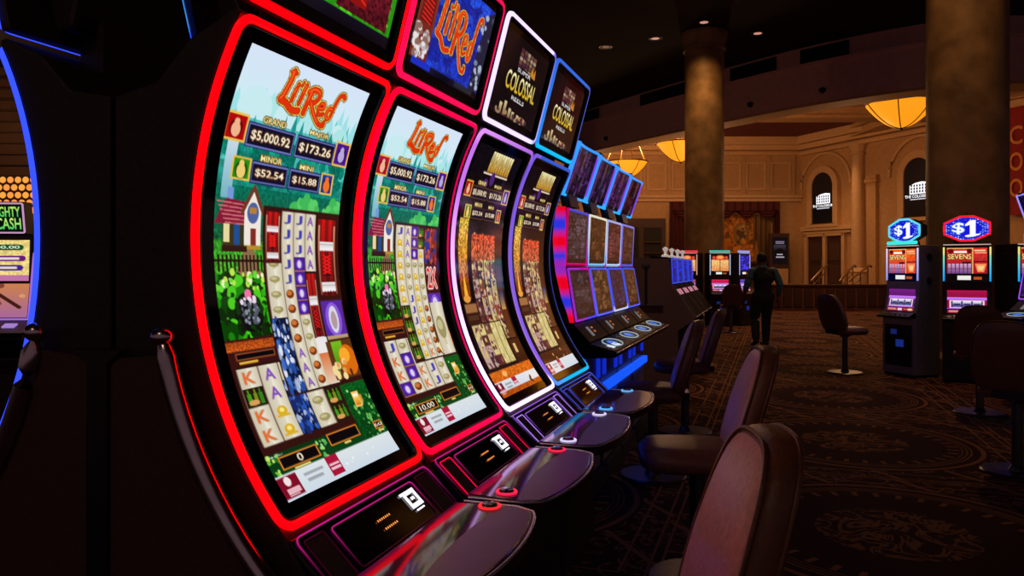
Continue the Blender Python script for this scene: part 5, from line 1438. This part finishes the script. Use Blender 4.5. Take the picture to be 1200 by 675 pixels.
# doors
for k, (s0, s1) in enumerate(((.62, 1.72), (1.98, 3.02))):
    d = WM().box(((s0 + s1) / 2, .04, 1.85), (s1 - s0, .08, 2.65)).build('door_%d' % (k + 1), M['darkwood']); tag(d, ['left leaf of the dark doors under the far arched sign', 'right leaf of the dark doors under the far arched sign'][k], 'door', kind='structure')
    for z in (1.15, 2.35): WM().box(((s0 + s1) / 2, .09, z), ((s1 - s0) * .7, .04, .95)).build('door_panel', M['brownpanel'], d, bevel=.01)
    WM().tube([(s1 - .08 if k == 0 else s0 + .08, .16, 1.4), (s1 - .08 if k == 0 else s0 + .08, .16, 1.9)], .025, 8).build('door_handle', M['brass'], d, smooth=60)
m = WM()
for s0 in (.52, 1.85, 3.14): m.box((s0, .10, 1.9), (.20, .2, 2.8))
m.box((1.83, .10, 3.24), (2.8, .2, .16)); tag(m.build('trim_3', M['creamtrim']), 'ochre frame round the dark doors', 'door frame', kind='structure')
# half columns and flat pilasters
for i, s0 in enumerate((4.1, 10.1, 14.0)):
    p = plan(CX + WD.x * s0 + WN.x * .15, CD + WD.y * s0 + WN.y * .15)
    t = thing('half_column', ['pale half column between the two arched signs', 'pale half column just right of the near stone column', 'pale half column behind the red banner'][i], 'column', (p[0], p[1], 0), 0, 'half columns on the rotunda wall'); t['kind'] = 'structure'
    MB().lathe([(.36, 1.5), (.33, 3), (.29, 7.1)], n=28).build('shaft', M['creamtrim'], t, smooth=40)
    MB().lathe([(.29, 7.1), (.36, 7.14), (.36, 7.22), (.31, 7.26), (.34, 7.4), (.46, 7.56), (.46, 7.64)], n=28).build('capital', M['creamtrim'], t, smooth=30)
    MB().lathe([(.52, .45), (.52, 1.05), (.46, 1.1), (.46, 1.22), (.52, 1.3), (.42, 1.42), (.36, 1.5)], n=28).build('base', M['creamtrim'], t, smooth=30)
for s0 in (4.95, 9.2, 11.2):
    w = WM(); w.box((s0, .10, 3.2), (.55, .2, 5.4)); w.box((s0, .14, 5.75), (.72, .28, .16)); w.box((s0, .12, 5.95), (.62, .24, .2)); w.build('wall_pilaster', M['cream'], sw, bevel=.01)
# raised terrace, low panelled wall and handrails
te = PM().add([(p[0], p[1], z) for z in (0, .45) for p in ((9.0, 27.2), (24, 27.2), (24, 42.1), (9.0, 42.1))], [(0, 1, 2, 3), (4, 5, 6, 7), (0, 1, 5, 4), (1, 2, 6, 5), (2, 3, 7, 6), (3, 0, 4, 7)]).build('floor_terrace', M['brownpanel']); tag(te, 'raised floor of the rotunda', 'floor', kind='structure')
lw = thing('low_wall', 'low brown panelled wall in front of the rotunda doors', 'low wall', plan(11.3, 27) + (0,), YAW)
MB().box((0, 0, .42), (5.2, .25, .84)).build('wall_body', M['fascia2'], lw, bevel=.01); MB().box((0, 0, .87), (5.3, .34, .07)).build('coping', M['brownpanel'], lw, bevel=.01)
for i in range(14): MB().box((-2.4 + i * .37, -.14, .44), (.29, .04, .62)).build('wall_panel', M['brownpanel'], lw, bevel=.008)
for k, (x0, d0, x1, d1, lb) in enumerate(((11.55, 29.5, 12.45, 30.5, 'brass handrail rising left of the dark doors'), (13.1, 29.6, 14.3, 30.8, 'brass handrail rising to the foot of the pale half column'), (12.6, 29.4, 13.6, 30.6, 'brass handrail in front of the dark doors'))):
    p0, p1 = plan(x0, d0), plan(x1, d1); t = thing('handrail', lb, 'handrail', (p0[0], p0[1], .45), 0, 'brass handrails of the rotunda steps')
    dx, dy = p1[0] - p0[0], p1[1] - p0[1]
    P = [(-dx * .12, -dy * .12, .52), (0, 0, .60), (dx, dy, 1.12), (dx * 1.15, dy * 1.15, 1.12), (dx * 1.17, dy * 1.17, 1.05)]
    MB().tube(P, .04, 10).build('rail', M['brass'], t, smooth=60)
    for f_ in (.05, .5, .95): MB().tube([(dx * f_, dy * f_, 0), (dx * f_, dy * f_, .60 + .52 * f_)], .025, 8).build('post', M['brass'], t, smooth=60)
    MB().tube([(0, 0, .35), (dx, dy, .85)], .018, 8).build('lower_rail', M['brass'], t, smooth=60)
# lit poster
pt = thing('digital_poster', 'tall dark poster display with pale lines left of the doors', 'poster', plan(14.35, 41.2) + (.45,), YAW)
MB().box((0, .1, 1.45), (1.05, .25, 2.9)).build('poster_case', M['darkwood'], pt, bevel=.02)
put_mesh('poster_face', poster_art().mesh('poster_face', lambda a, t_: Vector((-.40 + .8 * a, -.04, 2.70 - 1.45 * t_)), M['posterm']), pt)
MB().box((0, -.05, .55), (.9, .06, .9)).build('case_base', M['cream'], pt, bevel=.01)
# red wall banner
bn = wall_empty('wall_banner', 'tall red banner with orange letters at the right edge of the picture', 'banner', 12.75, 0)
m = MB(); n = 24
vs = [(-1.0 + 2.0 * i / n, OUT * (.35 + .03 * sin(i * .9) + d), z) for d in (0, .015) for z in (3.6, 8.1) for i in range(n + 1)]; k = n + 1
m.add(vs, [f for i in range(n) for f in ((i, i + 1, k + i + 1, k + i), (2 * k + i, 2 * k + i + 1, 3 * k + i + 1, 3 * k + i), (i, i + 1, 2 * k + i + 1, 2 * k + i), (k + i, k + i + 1, 3 * k + i + 1, 3 * k + i))]).build('cloth', M['banner'], bn, smooth=60)
MB().tube([(-1.1, OUT * .36, 8.1), (1.1, OUT * .36, 8.1)], .04, 10).build('pole', M['brass'], bn, smooth=60)
m = MB()
for j, ch in enumerate('COO'):
    P, T = text_tris(ch)
    m.add([(-.70 + .55 * p[0] if OUT < 0 else .15 - .55 * (1 - p[0]), OUT * .41, 7.15 - j * 1.05 - .75 * p[1]) for p in P], T)
m.build('letters', M['bannerletter'], bn, recalc=False)
# pendant bowls
M['amber'] = mat('amber_glass', (.6, .3, .05), .5, emit=(1., .33, .010), strength=1.0, var=.05)
for k, (px_, ry, D, lb) in enumerate(((1056, 121, 23., 'amber glass bowl pendant nearest, partly behind the near stone column'), (798, 168, 30.5, 'amber glass bowl pendant beside the far column'), (734, 190, 36., 'amber glass bowl pendant farthest away above the blue machines'))):
    X = (px_ - 600) / 900 * D; z = CAM_H + (314.5 - ry) * D / 900; w = plan(X, D)
    t = thing('pendant_lamp', lb, 'pendant lamp', (w[0], w[1], z), 0, 'amber pendant lamps of the rotunda')
    R = .99; prof = [(max(.002, R * sin(a)), -.92 * cos(a) ** 1.0) for a in [pi / 2 * i / 14 for i in range(15)]]
    prof = [(r, -.74 * (1 - (r / R) ** 1.9)) for r in [R * i / 14 + .001 for i in range(15)]]
    MB().lathe(prof + [(R - .02, .0)] + [(r * .97, zz + .03) for r, zz in prof[::-1]], n=48).build('glass_bowl', M['amber'], t, smooth=60)
    MB().tube([(R * cos(2 * pi * i / 48), R * sin(2 * pi * i / 48), 0) for i in range(48)], .030, 8, True).build('rim', M['darkwood'], t, smooth=60)
    for j in range(6):
        a = 2 * pi * j / 6 + .3; MB().tube([(r * cos(a) * 1.005, r * sin(a) * 1.005, zz - .006) for r, zz in prof], .016, 6).build('rib', M['darkwood'], t, smooth=60)
    for j in range(4):
        a = 2 * pi * j / 4 + .5; MB().tube([(.95 * cos(a), .95 * sin(a), 0), (.12 * cos(a), .12 * sin(a), 8.5 - z)], .016, 6).build('chain', M['brass'], t, smooth=60)
    MB().lathe([(.0, -.06), (.05, -.03), (.05, .01), (.0, .03)], (0, 0, -.75), 14).build('finial', M['darkwood'], t, smooth=60)
    MB().lathe([(.25, 0), (.22, .06), (.05, .12)], (0, 0, 8.48 - z), 20).build('ceiling_rose', M['brass'], t, smooth=40)
# stone columns of the hall
for (c, lb, sc) in ((C2, 'thick brown stone column nearest, behind the $1 machines', 1), (C1, 'brown stone column farther away, behind the green-topped machine', 1)):
    w = plan(*c); t = thing('column', lb, 'column', (w[0], w[1], 0)); t['kind'] = 'structure'
    MB().lathe([(.515, .3), (.515, 3.1), (.515, 7.25)], n=56).build('shaft', M['stone'], t, smooth=30)
    MB().lathe([(.515, 7.25), (.56, 7.28), (.56, 7.36), (.53, 7.4), (.60, 7.62), (.60, 7.76)], n=56).build('capital', M['stone'], t, smooth=30)
    MB().lathe([(.62, 0), (.62, .22), (.56, .3), (.515, .3)], n=56).build('base', M['stone'], t, smooth=30)
# left side: dim wall and lit lattice seen through the gap
lwall = PM().box((-17, 24.2, 3.9), (18, .3, 7.8)).build('wall_left', M['leftwall']); tag(lwall, 'dim brown wall far behind the left edge', 'wall', kind='structure')
for i in range(9): PM().box((-17, 24.0, 4.7 + i * .34), (18, .12, .05)).build('wall_batten', M['brownpanel'], lwall)
la = thing('lattice_lamp', 'amber lit lattice band behind the machine at the left edge', 'lattice', plan(-14.6, 23.7) + (0,), YAW)
MB().box((0, .05, 3.6), (6.5, .1, 1.5)).build('back_panel', M['darkwood'], la)
for j in range(6):
    m = MB()
    for i in range(27):
        x = -3.1 + i * .235 + (.117 if j % 2 else 0); z = 3.02 + j * .235
        m.add([(x + .10 * cos(2 * pi * k / 12), -.02, z + .10 * sin(2 * pi * k / 12)) for k in range(12)], [tuple(range(12))], 0, (1., .33 + .1 * ((i * 7 + j * 3) % 3) / 3, .06))
    m.build('lamp_row', M['lattice'], la, art=True)
# ------------------------------------------------------------------ light
def lamp(name, kind, p, energy, col, **k):
    l = bpy.data.lights.new(name, kind); l.energy = energy; l.color = col
    for a, v in k.items(): setattr(l, a, v)
    o = bpy.data.objects.new(name, l); COL.objects.link(o); o.location = p; return o
WARM = (1., .53, .24)
for (x, d, z, e) in ((11.66, 23.0, 6.55, 260), (6.71, 30.5, 6.45, 420), (5.36, 36., 6.5, 420)):
    p = plan(x, d); lamp('bowl_lamp', 'POINT', (p[0], p[1], z + .35), e, WARM, shadow_soft_size=.3)
# unseen spots added under the rotunda ceiling to light its walls
for (x, d, e) in ((9.5, 37.5, 280), (13.2, 37.5, 270), (14.5, 33, 250), (14.8, 28, 220), (11, 31, 230), (3, 38.5, 220)):
    p = plan(x, d); o = lamp('rotunda_fill_spot', 'SPOT', (p[0], p[1], 7.9), e, WARM, spot_size=radians(150), spot_blend=.8, shadow_soft_size=.25)
for (x, d, e) in ((7.2, 28.6, 120), (11.2, 25.2, 90), (3.6, 33.5, 110)):  # fixtureless point lights added to brighten the soffit underside and carpet
    p = plan(x, d); lamp('soffit_fill', 'POINT', (p[0], p[1], 4.4), e, WARM, shadow_soft_size=.2)
for s0 in (4.1, 10.1):
    q = (CX + WD.x * s0 + WN.x * 1.3, CD + WD.y * s0 + WN.y * 1.3); p = plan(*q); lamp('column_downlight', 'SPOT', (p[0], p[1], 7.9), 260, WARM, spot_size=radians(70), spot_blend=1., shadow_soft_size=.15)
p = plan(-15, 20.5); lamp('left_wall_fill', 'POINT', (p[0], p[1], 5.5), 130, WARM, shadow_soft_size=.3)  # unseen light added to lift the dim left wall
lamp('hall_spot_and_fill', 'SPOT', (-1.3, 6.6, 7.6), 300, (1., .58, .40), spot_size=radians(26), spot_blend=1., shadow_soft_size=.12).rotation_euler = (radians(25), 0, 0)  # tilted unseen spot added to brighten the far bank's end board
# two spots graze the columns, the rest are added fills over carpet and low wall
def col_spot(c, off, e, size):
    n = math.hypot(*c); p = plan(c[0] - c[0] / n * off[0] + off[1], c[1] - c[1] / n * off[0]); lamp('hall_spot_and_fill', 'SPOT', (p[0], p[1], 7.7), e, (1., .55, .22), spot_size=radians(size), spot_blend=1., shadow_soft_size=.1)
col_spot(C1, (1.7, -.1), 300, 125); col_spot(C2, (1.6, -.35), 230, 110)
for X, D, e in ((6.6, 16.5, 240), (8.6, 18.2, 240), (10.6, 23.6, 260), (7.6, 23.0, 160), (3.2, 21, 120), (4.2, 13.0, 40), (9, 12, 35)):
    p = plan(X, D); lamp('hall_spot_and_fill', 'SPOT', (p[0], p[1], 7.7), e, (1., .52, .24), spot_size=radians(95), spot_blend=.9, shadow_soft_size=.12)
lamp('hall_spot_and_fill', 'SPOT', (-1.5, -3.2, 5.5), 48, (1., .6, .42), spot_size=radians(140), spot_blend=.9, shadow_soft_size=.2).rotation_euler = (radians(35), 0, 0)  # unseen fill behind the camera, added so the near end boards show
w = bpy.data.worlds.new('night'); SC.world = w; w.use_nodes = True
w.node_tree.nodes['Background'].inputs[0].default_value = (.6, .33, .36, 1); w.node_tree.nodes['Background'].inputs[1].default_value = .140

cam = bpy.data.cameras.new('camera'); co = bpy.data.objects.new('camera', cam); COL.objects.link(co)
cam.sensor_width = 36; cam.lens = 900 * 36 / 1200; cam.shift_y = -(337.5 - 314.5) / 1200; cam.clip_start = .05; cam.clip_end = 200
co.location = (0, 0, CAM_H); co.rotation_euler = (pi / 2, 0, YAW)
SC.camera = co
SC.view_settings.view_transform = 'Standard'; SC.view_settings.look = 'None'; SC.view_settings.exposure = 0; SC.view_settings.gamma = 1
SC.view_settings.use_curve_mapping = False
SC.cycles.use_denoising = True
SC.cycles.max_bounces = 6; SC.cycles.sample_clamp_indirect = 6
bpy.context.view_layer.update()
